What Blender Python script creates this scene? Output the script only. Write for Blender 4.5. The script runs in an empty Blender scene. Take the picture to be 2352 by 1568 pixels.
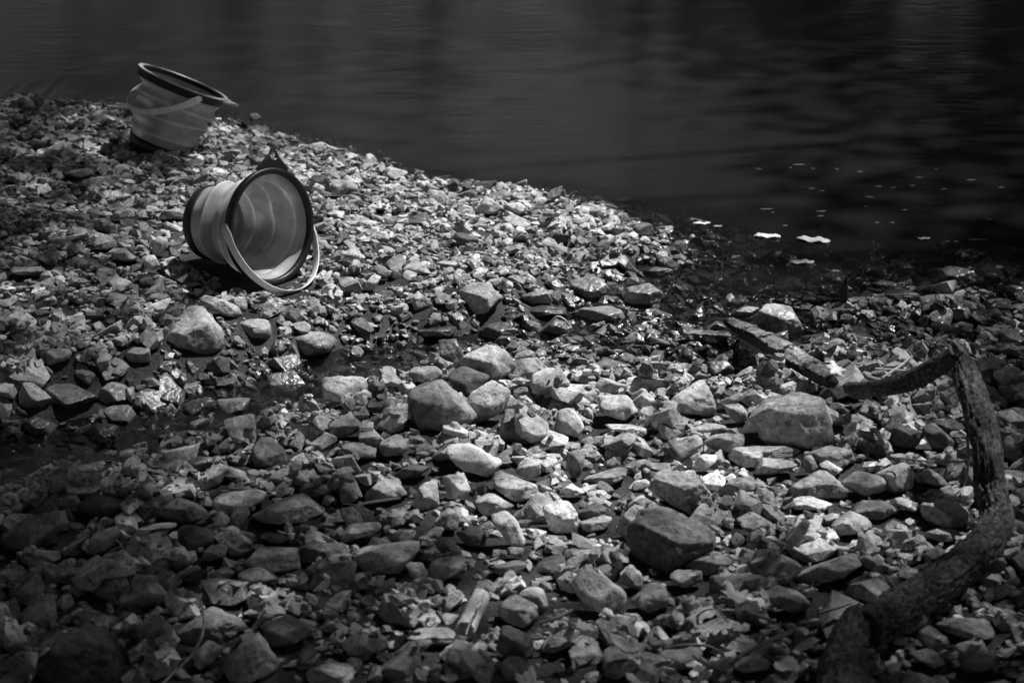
import bpy, math, random
import numpy as np
from mathutils import Vector, Matrix, noise as mnoise

SC = bpy.context.scene
COL = SC.collection
rng = np.random.default_rng(7)
random.seed(7)

# ------------------------------------------------------------------ camera
CAM = np.array((0.0, 0.0, 1.5))
PITCH = math.radians(21.0)
FPX = 70.0 / 36.0 * 2352.0            # focal length in units of a 2352 px wide frame
FW = np.array((0.0, math.cos(PITCH), -math.sin(PITCH)))
UP = np.array((0.0, math.sin(PITCH), math.cos(PITCH)))
RT = np.array((1.0, 0.0, 0.0))
cd = bpy.data.cameras.new('camera')
cd.lens = 70.0
cd.sensor_width = 36.0
cd.clip_start = 0.05
cd.clip_end = 2000.0
cd.dof.use_dof = True
cd.dof.focus_distance = 3.95
cd.dof.aperture_fstop = 7.1
cam = bpy.data.objects.new('camera', cd)
COL.objects.link(cam)
cam.location = CAM
cam.rotation_euler = (math.pi / 2 - PITCH, 0, 0)
SC.camera = cam

# ------------------------------------------------------------------ sky, sun, exposure
SUN = np.array((0.42, 0.30, 0.86))
SUN /= np.linalg.norm(SUN)
w = bpy.data.worlds.new('World')
SC.world = w
w.use_nodes = True
nt = w.node_tree
bg = nt.nodes['Background']
sky = nt.nodes.new('ShaderNodeTexSky')
sky.sky_type = 'NISHITA'
sky.sun_disc = False
sky.sun_elevation = math.asin(SUN[2])
sky.sun_rotation = math.atan2(SUN[0], SUN[1])
bw = nt.nodes.new('ShaderNodeRGBToBW')      # the photograph is black and white
nt.links.new(sky.outputs[0], bw.inputs[0])
nt.links.new(bw.outputs[0], bg.inputs[0])
bg.inputs[1].default_value = 0.05
sl = bpy.data.lights.new('sun', 'SUN')
sl.energy = 5.0
sl.angle = math.radians(0.53)
sl.color = (1.0, 1.0, 1.0)
so = bpy.data.objects.new('sun', sl)
COL.objects.link(so)
so.rotation_euler = Vector(tuple(SUN)).to_track_quat('Z', 'Y').to_euler()
so.location = (0, 0, 30)

SC.view_settings.view_transform = 'Standard'
SC.view_settings.look = 'None'
SC.view_settings.exposure = 0.62
SC.view_settings.gamma = 1.0
SC.view_settings.use_curve_mapping = False
SC.render.engine = 'CYCLES'
SC.cycles.use_denoising = True
SC.cycles.max_bounces = 8
SC.cycles.transparent_max_bounces = 12
SC.cycles.caustics_reflective = False
SC.cycles.caustics_refractive = False

# ------------------------------------------------------------------ helpers
def ray(u, v):
    """Direction through a point of the frame (2352 wide), unit depth along the optical axis."""
    return FW + (u - 1176.0) / FPX * RT + (784.0 - v) / FPX * UP

def project(P):
    P = np.atleast_2d(np.asarray(P, float)) - CAM
    d = P @ FW
    return np.stack([1176 + FPX * (P @ RT) / d, 784 - FPX * (P @ UP) / d, d], 1)

def at_z(u, v, z=0.0):
    r = ray(u, v)
    return CAM + r * ((z - CAM[2]) / r[2])

def sstep(a, b, x):
    t = np.clip((np.asarray(x, float) - a) / (b - a), 0, 1)
    return t * t * (3 - 2 * t)

def tag(o, label=None, cat=None, group=None, kind=None):
    if label: o['label'] = label
    if cat: o['category'] = cat
    if group: o['group'] = group
    if kind: o['kind'] = kind
    return o

def link(o, parent=None):
    COL.objects.link(o)
    if parent is not None:
        o.parent = parent
    return o

def empty(name, loc):
    o = bpy.data.objects.new(name, None)
    o.empty_display_size = 0.05
    COL.objects.link(o)
    o.location = loc
    return o

def mesh_np(name, V, F, mat=None, attrs=None, smooth=True):
    """V (n,3), F (m,3) or (m,4) array -> mesh data."""
    me = bpy.data.meshes.new(name)
    V = np.ascontiguousarray(V, dtype=np.float32)
    F = np.ascontiguousarray(F, dtype=np.int32)
    k = F.shape[1]
    me.vertices.add(len(V))
    me.vertices.foreach_set('co', V.ravel())
    me.loops.add(F.size)
    me.loops.foreach_set('vertex_index', F.ravel())
    me.polygons.add(len(F))
    me.polygons.foreach_set('loop_start', np.arange(0, F.size, k, dtype=np.int32))
    me.polygons.foreach_set('loop_total', np.full(len(F), k, dtype=np.int32))
    me.polygons.foreach_set('use_smooth', np.full(len(F), smooth, dtype=bool))
    for an, arr in (attrs or {}).items():
        a = me.attributes.new(an, 'FLOAT', 'POINT')
        a.data.foreach_set('value', np.ascontiguousarray(arr, dtype=np.float32))
    me.update()
    me.validate()
    if mat is not None:
        me.materials.append(mat)
    return me

def obj_np(name, V, F, mat=None, parent=None, attrs=None, smooth=True, origin=None):
    V = np.asarray(V, float)
    if origin is not None:
        V = V - np.asarray(origin)
    o = bpy.data.objects.new(name, mesh_np(name, V, F, mat, attrs, smooth))
    if origin is not None:
        o.location = origin
    return link(o, parent)

def icosphere(n):
    import bmesh
    bm = bmesh.new()
    bmesh.ops.create_icosphere(bm, subdivisions=n, radius=1.0)
    bm.verts.ensure_lookup_table()
    V = np.array([v.co[:] for v in bm.verts])
    V /= np.linalg.norm(V, axis=1)[:, None]
    F = np.array([[v.index for v in f.verts] for f in bm.faces], dtype=np.int32)
    bm.free()
    return V, F

ICO = {n: icosphere(n) for n in (1, 2, 3, 4, 5)}

def grid_faces(nu, nv, wrap_u=False, wrap_v=False):
    iu = np.arange(nu if wrap_u else nu - 1)
    iv = np.arange(nv if wrap_v else nv - 1)
    a, b = np.meshgrid(iu, iv, indexing='ij')
    a = a.ravel(); b = b.ravel()
    a2 = (a + 1) % nu; b2 = (b + 1) % nv
    return np.stack([a * nv + b, a2 * nv + b, a2 * nv + b2, a * nv + b2], 1)

# ------------------------------------------------------------------ materials (all grey: the photograph has no colour)
def new_mat(name):
    m = bpy.data.materials.new(name)
    m.use_nodes = True
    t = m.node_tree
    return m, t, t.nodes['Principled BSDF']

def nd(t, typ, **kw):
    n = t.nodes.new(typ)
    for k, v in kw.items():
        setattr(n, k, v)
    return n

def math_node(t, op, a, b=None, clamp=False):
    n = nd(t, 'ShaderNodeMath', operation=op, use_clamp=clamp)
    for i, x in enumerate((a, b)):
        if x is None: continue
        if isinstance(x, (int, float)): n.inputs[i].default_value = x
        else: t.links.new(x, n.inputs[i])
    return n.outputs[0]

def noise_fac(t, vec, scale, detail=4, rough=0.55, lac=2.0):
    n = nd(t, 'ShaderNodeTexNoise')
    n.inputs['Scale'].default_value = scale
    n.inputs['Detail'].default_value = detail
    n.inputs['Roughness'].default_value = rough
    n.inputs['Lacunarity'].default_value = lac
    t.links.new(vec, n.inputs['Vector'])
    return n.outputs['Fac']

def ramp(t, x, lo, hi, a=0.0, b=1.0):
    n = nd(t, 'ShaderNodeMapRange', interpolation_type='SMOOTHSTEP')
    n.inputs['From Min'].default_value = lo
    n.inputs['From Max'].default_value = hi
    n.inputs['To Min'].default_value = a
    n.inputs['To Max'].default_value = b
    t.links.new(x, n.inputs['Value'])
    return n.outputs['Result']

def bump(t, h, strength, dist, bsdf, prev=None):
    n = nd(t, 'ShaderNodeBump')
    n.inputs['Strength'].default_value = strength
    n.inputs['Distance'].default_value = dist
    t.links.new(h, n.inputs['Height'])
    if prev is not None: t.links.new(prev, n.inputs['Normal'])
    if bsdf is not None: t.links.new(n.outputs[0], bsdf.inputs['Normal'])
    return n.outputs[0]

def stone_material():
    m, t, b = new_mat('limestone')
    pos = nd(t, 'ShaderNodeNewGeometry').outputs['Position']
    tone = nd(t, 'ShaderNodeAttribute', attribute_name='tone').outputs['Fac']
    wet = nd(t, 'ShaderNodeAttribute', attribute_name='wet').outputs['Fac']
    big = noise_fac(t, pos, 14, 3)
    mid = noise_fac(t, pos, 70, 5, .65)
    fine = noise_fac(t, pos, 420, 3, .6)
    f1 = ramp(t, big, .3, .7, .78, 1.25)
    f2 = ramp(t, mid, .32, .68, .62, 1.28)
    # dark pits and stains
    pit = ramp(t, noise_fac(t, pos, 120, 3, .6), .60, .69, 1.0, .42)
    stain = ramp(t, noise_fac(t, pos, 33, 4, .7), .56, .70, 1.0, .58)
    c = math_node(t, 'MULTIPLY', tone, f1)
    c = math_node(t, 'MULTIPLY', c, f2)
    c = math_node(t, 'MULTIPLY', c, pit)
    c = math_node(t, 'MULTIPLY', c, stain)
    dark = math_node(t, 'SUBTRACT', 1.0, math_node(t, 'MULTIPLY', wet, .68))
    c = math_node(t, 'MULTIPLY', c, dark)
    c = math_node(t, 'MINIMUM', c, .8)
    t.links.new(c, b.inputs['Base Color'])
    r = math_node(t, 'SUBTRACT', .92, math_node(t, 'MULTIPLY', wet, .70))
    t.links.new(r, b.inputs['Roughness'])
    t.links.new(math_node(t, 'ADD', .25, math_node(t, 'MULTIPLY', wet, .25)), b.inputs['Specular IOR Level'])
    h = math_node(t, 'ADD', math_node(t, 'MULTIPLY', mid, 1.0), math_node(t, 'MULTIPLY', fine, .35))
    h = math_node(t, 'ADD', h, math_node(t, 'MULTIPLY', pit, .5))
    nb = bump(t, h, .8, .006, None)
    bnode = nb.node
    t.links.new(math_node(t, 'SUBTRACT', .8, math_node(t, 'MULTIPLY', wet, .68)), bnode.inputs['Strength'])
    film = noise_fac(t, pos, 95, 1, .4)                    # the water film rounds the surface off
    f2_ = nd(t, 'ShaderNodeBump')
    f2_.inputs['Distance'].default_value = .006
    t.links.new(math_node(t, 'MULTIPLY', wet, .65), f2_.inputs['Strength'])
    t.links.new(film, f2_.inputs['Height'])
    t.links.new(nb, f2_.inputs['Normal'])
    t.links.new(f2_.outputs[0], b.inputs['Normal'])
    return m
M_STONE = stone_material()

def ground_material():
    m, t, b = new_mat('silt_and_grit')
    pos = nd(t, 'ShaderNodeNewGeometry').outputs['Position']
    wet = nd(t, 'ShaderNodeAttribute', attribute_name='wet').outputs['Fac']
    grit = noise_fac(t, pos, 160, 4, .7)
    big = noise_fac(t, pos, 9, 4)
    c = math_node(t, 'MULTIPLY', ramp(t, grit, .35, .7, .012, .055), ramp(t, big, .3, .7, .7, 1.25))
    c = math_node(t, 'MULTIPLY', c, math_node(t, 'SUBTRACT', 1.0, math_node(t, 'MULTIPLY', wet, .6)))
    t.links.new(c, b.inputs['Base Color'])
    r = math_node(t, 'SUBTRACT', .95, math_node(t, 'MULTIPLY', wet, .65))
    t.links.new(r, b.inputs['Roughness'])
    bump(t, grit, .9, .006, b)
    return m
M_GROUND = ground_material()

def plain(name, col, rough, spec=.5, bump_scale=None, bump_d=.001, var=.15):
    m, t, b = new_mat(name)
    tc = nd(t, 'ShaderNodeTexCoord').outputs['Object']
    n = noise_fac(t, tc, bump_scale or 60, 4, .6)
    c = math_node(t, 'MULTIPLY', ramp(t, n, .25, .75, 1 - var, 1 + var), col)
    t.links.new(c, b.inputs['Base Color'])
    b.inputs['Roughness'].default_value = rough
    b.inputs['Specular IOR Level'].default_value = spec
    if bump_scale: bump(t, n, .4, bump_d, b)
    return m
M_RUBBER = plain('dark_plastic', .012, .42, .4, 90, .0004, .3)
M_HANDLE = plain('pale_plastic', .72, .40, .4, 90, .0003, .08)
M_TWIG = plain('dry_twig_bark', .16, .8, .3, 120, .002, .4)
M_STRAW = plain('dry_straw', .45, .7, .3, 120, .001, .2)
M_LIP = plain('grey_plastic_sky_sheen', .34, .35, .5, 90, .0003, .1)  # rear lip's sky sheen put into the base colour; hang tab shares it
M_FROTH = plain('froth', .16, .6, .4, 120, .001, .2)
M_FLOAT = plain('floating_leaf_skin', .55, .5, .4, 120, .001, .15)
M_TRUNK = plain('tree_bark', .08, .9, .2, 12, .02, .4)

def silicone_material():
    m, t, b = new_mat('translucent_silicone')
    tc = nd(t, 'ShaderNodeTexCoord').outputs['Object']
    n = noise_fac(t, tc, 22, 5, .6)
    smear = noise_fac(t, tc, 13, 4, .6)
    c = math_node(t, 'MULTIPLY', ramp(t, n, .3, .7, .86, 1.06), .78)
    c = math_node(t, 'MULTIPLY', c, ramp(t, smear, .36, .66, .76, 1.10))
    crease = nd(t, 'ShaderNodeAttribute', attribute_name='crease').outputs['Fac']     # folded silicone turns pale along the crease
    c = math_node(t, 'MULTIPLY', c, math_node(t, 'ADD', .82, math_node(t, 'MULTIPLY', crease, .55)))
    c = math_node(t, 'MINIMUM', c, .88)
    c = math_node(t, 'MULTIPLY', c, ramp(t, noise_fac(t, tc, 75, 4, .7), .62, .72, 1.0, .55))   # dried mud specks
    t.links.new(c, b.inputs['Base Color'])
    b.inputs['Roughness'].default_value = .55
    b.inputs['Specular IOR Level'].default_value = .3
    tr = nd(t, 'ShaderNodeBsdfTranslucent')
    t.links.new(c, tr.inputs['Color'])
    mx = nd(t, 'ShaderNodeMixShader')
    mx.inputs[0].default_value = .33
    out = t.nodes['Material Output']
    t.links.new(b.outputs[0], mx.inputs[1])
    t.links.new(tr.outputs[0], mx.inputs[2])
    t.links.new(mx.outputs[0], out.inputs['Surface'])
    bump(t, n, .25, .0008, b)
    return m
M_SILI = silicone_material()

def bark_material(name, lo, hi, sx=42, sz=14):
    m, t, b = new_mat(name)
    at = nd(t, 'ShaderNodeAttribute', attribute_name='groove').outputs['Fac']
    pos = nd(t, 'ShaderNodeTexCoord').outputs['Object']
    n = noise_fac(t, pos, 120, 5, .65)
    big = noise_fac(t, pos, 16, 4)
    c = math_node(t, 'MULTIPLY', ramp(t, n, .3, .72, lo, hi), ramp(t, big, .3, .7, .6, 1.3))
    c = math_node(t, 'MULTIPLY', c, math_node(t, 'SUBTRACT', 1.0, math_node(t, 'MULTIPLY', at, .8)))
    t.links.new(c, b.inputs['Base Color'])
    b.inputs['Roughness'].default_value = .9
    b.inputs['Specular IOR Level'].default_value = .25
    bump(t, n, .7, .004, b)
    return m
M_BARK = bark_material('ridged_dark_bark', .013, .11)
M_WOOD = bark_material('weathered_log_bark', .08, .36)
M_STUB = bark_material('rough_stub_bark', .02, .14)
M_PALEWOOD = bark_material('bleached_wood', .45, .75)

def leaf_material(name, col, trans=.35):
    m, t, b = new_mat(name)
    pos = nd(t, 'ShaderNodeNewGeometry').outputs['Position']
    n = noise_fac(t, pos, 60, 4, .6)
    c = math_node(t, 'MULTIPLY', ramp(t, n, .3, .7, .65, 1.25), col)
    t.links.new(c, b.inputs['Base Color'])
    b.inputs['Roughness'].default_value = .65
    tr = nd(t, 'ShaderNodeBsdfTranslucent')
    t.links.new(c, tr.inputs['Color'])
    mx = nd(t, 'ShaderNodeMixShader')
    mx.inputs[0].default_value = trans
    t.links.new(b.outputs[0], mx.inputs[1])
    t.links.new(tr.outputs[0], mx.inputs[2])
    t.links.new(mx.outputs[0], t.nodes['Material Output'].inputs['Surface'])
    return m
M_LEAF = leaf_material('tree_leaf', .06)
M_DEAD = leaf_material('dead_leaf', .34, .2)
M_PALELEAF = leaf_material('bleached_leaf', .55, .2)

def water_material():
    m, t, b = new_mat('pond_water')
    t.nodes.remove(b)
    out = t.nodes['Material Output']
    pos = nd(t, 'ShaderNodeNewGeometry').outputs['Position']
    mp = nd(t, 'ShaderNodeMapping')
    mp.inputs['Scale'].default_value = (8.5, 24.0, 1.0)
    mp.inputs['Rotation'].default_value = (0, 0, math.radians(-8))
    t.links.new(pos, mp.inputs['Vector'])
    wv = noise_fac(t, mp.outputs[0], 1.0, 3, .5)
    mp2 = nd(t, 'ShaderNodeMapping')
    mp2.inputs['Scale'].default_value = (1.2, 3.2, 1.0)
    mp2.inputs['Rotation'].default_value = (0, 0, math.radians(12))
    t.links.new(pos, mp2.inputs['Vector'])
    wv2 = noise_fac(t, mp2.outputs[0], 1.0, 2, .5)
    deep = nd(t, 'ShaderNodeAttribute', attribute_name='murk').outputs['Fac']
    calm = nd(t, 'ShaderNodeAttribute', attribute_name='ripple').outputs['Fac']
    h = math_node(t, 'ADD', math_node(t, 'MULTIPLY', wv, .0017), math_node(t, 'MULTIPLY', wv2, .0012))
    h = math_node(t, 'MULTIPLY', h, calm)
    bn = nd(t, 'ShaderNodeBump')
    bn.inputs['Strength'].default_value = 1.0
    bn.inputs['Distance'].default_value = 1.0
    t.links.new(h, bn.inputs['Height'])
    fr = nd(t, 'ShaderNodeFresnel')
    fr.inputs['IOR'].default_value = 1.333
    t.links.new(bn.outputs[0], fr.inputs['Normal'])
    gl = nd(t, 'ShaderNodeBsdfGlossy')
    gl.inputs['Roughness'].default_value = .16
    gl.inputs['Color'].default_value = (1, 1, 1, 1)
    t.links.new(bn.outputs[0], gl.inputs['Normal'])
    tp = nd(t, 'ShaderNodeBsdfTransparent')
    tp.inputs['Color'].default_value = (.5, .5, .5, 1)
    df = nd(t, 'ShaderNodeBsdfDiffuse')
    df.inputs['Color'].default_value = (.009, .009, .009, 1)
    t.links.new(bn.outputs[0], df.inputs['Normal'])
    m1 = nd(t, 'ShaderNodeMixShader')
    t.links.new(deep, m1.inputs[0])
    t.links.new(tp.outputs[0], m1.inputs[1])
    t.links.new(df.outputs[0], m1.inputs[2])
    m2 = nd(t, 'ShaderNodeMixShader')
    t.links.new(fr.outputs[0], m2.inputs[0])
    t.links.new(m1.outputs[0], m2.inputs[1])
    t.links.new(gl.outputs[0], m2.inputs[2])
    t.links.new(m2.outputs[0], out.inputs['Surface'])
    return m
M_WATER = water_material()

# ------------------------------------------------------------------ terrain
SHORE_PX = [(-500, 205), (0, 236), (150, 241), (300, 256), (480, 284), (600, 308), (680, 333), (800, 364), (930, 402),
            (1060, 420), (1180, 440), (1300, 470), (1420, 512), (1510, 550), (1545, 600), (1500, 650), (1440, 690),
            (1500, 735), (1620, 728), (1760, 712), (1900, 712), (2050, 716), (2200, 722), (2352, 716), (2700, 695)]
LAKE = [tuple(at_z(u, v)[:2]) for u, v in SHORE_PX]
LAKE += [(2.9, 4.5), (3.7, 5.2), (4.2, 7.0), (4.6, 10.0), (5.2, 15.0), (4.0, 22.0), (-2.0, 27.0), (-12.0, 29.0),
         (-26.0, 25.0), (-30.0, 13.0), (-18.0, 6.5), (-8.0, 5.9)]
LAKE = np.array(LAKE)
TRICKLE = np.array([at_z(u, v)[:2] for u, v in [(1500, 690), (1400, 765), (1240, 800), (1050, 835), (850, 855), (700, 895),
                                                 (500, 960), (300, 1020), (100, 1070), (-250, 1110)]])
TRW = np.array([.17, .19, .17, .16, .15, .17, .19, .20, .21, .22])
SEEP = np.array([at_z(u, v)[:2] for u, v in [(1540, 715), (1700, 742), (1900, 772), (2100, 800), (2352, 812), (2800, 830)]])
SEW = np.array([.13, .15, .17, .19, .20, .20])
SOAK = np.array([at_z(u, v)[:2] for u, v in [(1530, 705), (1600, 790), (1640, 850), (1540, 885), (1360, 865), (1160, 835)]])
SOW = np.array([.13, .14, .13, .12, .12, .12])
WETLINES = [(TRICKLE, TRW, -.020), (SEEP, SEW, -.003), (SOAK, SOW, -.006)]

def seg_dist(P, A, B):
    d = B - A
    t = np.clip(((P - A) @ d) / (d @ d), 0, 1)
    q = A + t[:, None] * d
    return np.hypot(*(P - q).T), t

def lake_sd(P):
    """Signed distance to the shoreline, positive on land."""
    n = len(LAKE)
    best = np.full(len(P), 1e9)
    inside = np.zeros(len(P), bool)
    for i in range(n):
        A, B = LAKE[i], LAKE[(i + 1) % n]
        d, _ = seg_dist(P, A, B)
        best = np.minimum(best, d)
        c = (A[1] > P[:, 1]) != (B[1] > P[:, 1])
        with np.errstate(divide='ignore', invalid='ignore'):
            xx = (B[0] - A[0]) * (P[:, 1] - A[1]) / (B[1] - A[1] if B[1] != A[1] else 1e-9) + A[0]
        inside ^= c & (P[:, 0] < xx)
    return np.where(inside, -best, best)

def vnoise(x, y, s, seed=0):
    r = np.random.default_rng(seed)
    o = np.zeros_like(x)
    for k in range(7):
        a = r.uniform(0, 6.28); f = s * r.uniform(.6, 1.6); p = r.uniform(0, 6.28)
        o += np.sin((x * math.cos(a) + y * math.sin(a)) * f + p)
    return o / 3.0

def wet_line(P, pts, wds):
    best = np.zeros(len(P))
    for i in range(len(pts) - 1):
        d, tt = seg_dist(P, pts[i], pts[i + 1])
        wd = wds[i] + (wds[i + 1] - wds[i]) * tt
        best = np.maximum(best, 1 - sstep(.45, 1.5, d / wd))
    return best

def terrain(P):
    P = np.atleast_2d(np.asarray(P, float))[:, :2]
    sd = lake_sd(P)
    land = .085 * (1 - np.exp(-np.maximum(sd, 0) / .36)) + .10 * np.maximum(sd - 5, 0) ** .8
    land = land + np.where(sd > 12, .16 * np.maximum(sd - 12, 0) ** .8, 0)
    lake = -(.11 + .15 * sstep(.95, .35, P[:, 0])) * np.minimum(-np.minimum(sd, 0), .5) - .22 * np.clip(-sd - .5, 0, 6)
    z = np.where(sd > 0, land, lake)
    for pts, wds, lev in WETLINES:
        best = wet_line(P, pts, wds)
        z = z * (1 - best) + best * lev
    near = np.exp(-((P[:, 0] / 5) ** 2 + ((P[:, 1] - 4) / 5) ** 2))
    z = z + near * .008 * vnoise(P[:, 0], P[:, 1], 9, 3) + near * .004 * vnoise(P[:, 0], P[:, 1], 28, 4)
    return z

_TS = np.linspace(2.2, 9.0, 700)
def ground_hit(u, v, lift=0.0):
    """First point where the line of sight through a frame point meets the terrain."""
    r = ray(u, v)
    Q = CAM[None, :] + _TS[:, None] * r[None, :]
    under = Q[:, 2] <= terrain(Q[:, :2]) + lift
    k = int(np.argmax(under)) if under.any() else len(_TS) - 1
    return Q[k]

def axis_vals(fine0, fine1, step, lim, grow=1.25):
    a = list(np.arange(fine0, fine1 + 1e-6, step))
    s = step; x = a[-1]
    while x < lim[1]:
        s *= grow; x += s; a.append(x)
    s = step; x = a[0]
    while x > lim[0]:
        s *= grow; x -= s; a.insert(0, x)
    return np.array(a)

gx = axis_vals(-2.4, 2.4, .03, (-420, 420))
gy = axis_vals(2.0, 7.0, .03, (-420, 420))
X, Y = np.meshgrid(gx, gy, indexing='ij')
P2 = np.stack([X.ravel(), Y.ravel()], 1)
GZ = terrain(P2)
wetg = 1 - sstep(.012, .05, GZ + .012 * vnoise(P2[:, 0], P2[:, 1], 20, 9))
ground = obj_np('ground', np.column_stack([P2, GZ]), grid_faces(len(gx), len(gy)), M_GROUND, attrs={'wet': wetg})
tag(ground, kind='structure')
# ------------------------------------------------------------------ the two buckets: where they stand
def frame_from_axis(axis, tabdir):
    z = np.asarray(axis, float); z = z / np.linalg.norm(z)
    x = np.asarray(tabdir, float); x = x - z * (x @ z); x /= np.linalg.norm(x)
    return np.stack([x, np.cross(z, x), z], 1)            # columns: hang tab, pivot, mouth

def cam_dir(u, v, r, up, toward):
    """Direction given as right / up / toward the viewer, as seen at a frame point."""
    d = ray(u, v); d /= np.linalg.norm(d)
    R = RT - d * (RT @ d); R /= np.linalg.norm(R)
    U = np.cross(R, d)
    return r * R + up * U - toward * d

BH = .20                                                   # bucket height
FRIM = CAM + ray(626, 521) * 4.28
FAX = cam_dir(626, 521, .70, -.05, .71)
FAX = FAX / np.linalg.norm(FAX)
FTAB = cam_dir(626, 521, .10, 1.0, .12)
RRIM = CAM + ray(421, 190) * 5.33
RAX = cam_dir(421, 190, .37, .925, .12)
RAX = RAX / np.linalg.norm(RAX)
RTAB = cam_dir(421, 190, 1.0, -.42, .10)
fb = FRIM - FAX * BH
rb = RRIM - RAX * BH
BUCKET_FOOT = [(FRIM[0] - .04, FRIM[1] + .02, .085), (fb[0], fb[1], .06), ((FRIM[0] + fb[0]) / 2, (FRIM[1] + fb[1]) / 2, .075),
               (rb[0], rb[1], .07)]
# ------------------------------------------------------------------ the stones one can pick out, outlines read from the photograph
REG = {'A': (705.6, 282.2, .4002), 'B': (0, 564.5, .4002), 'C': (1411, 564.5, .4002), 'D': (0, 941, .4002),
       'E': (705.6, 941, .4002), 'F': (1411, 941, .4002), 'T': (0, 0, .4002), 'Z': (0, 0, 1),
       'L': (0, 188.2, .2802), 'G': (1505, 1176, .2502)}
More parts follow.
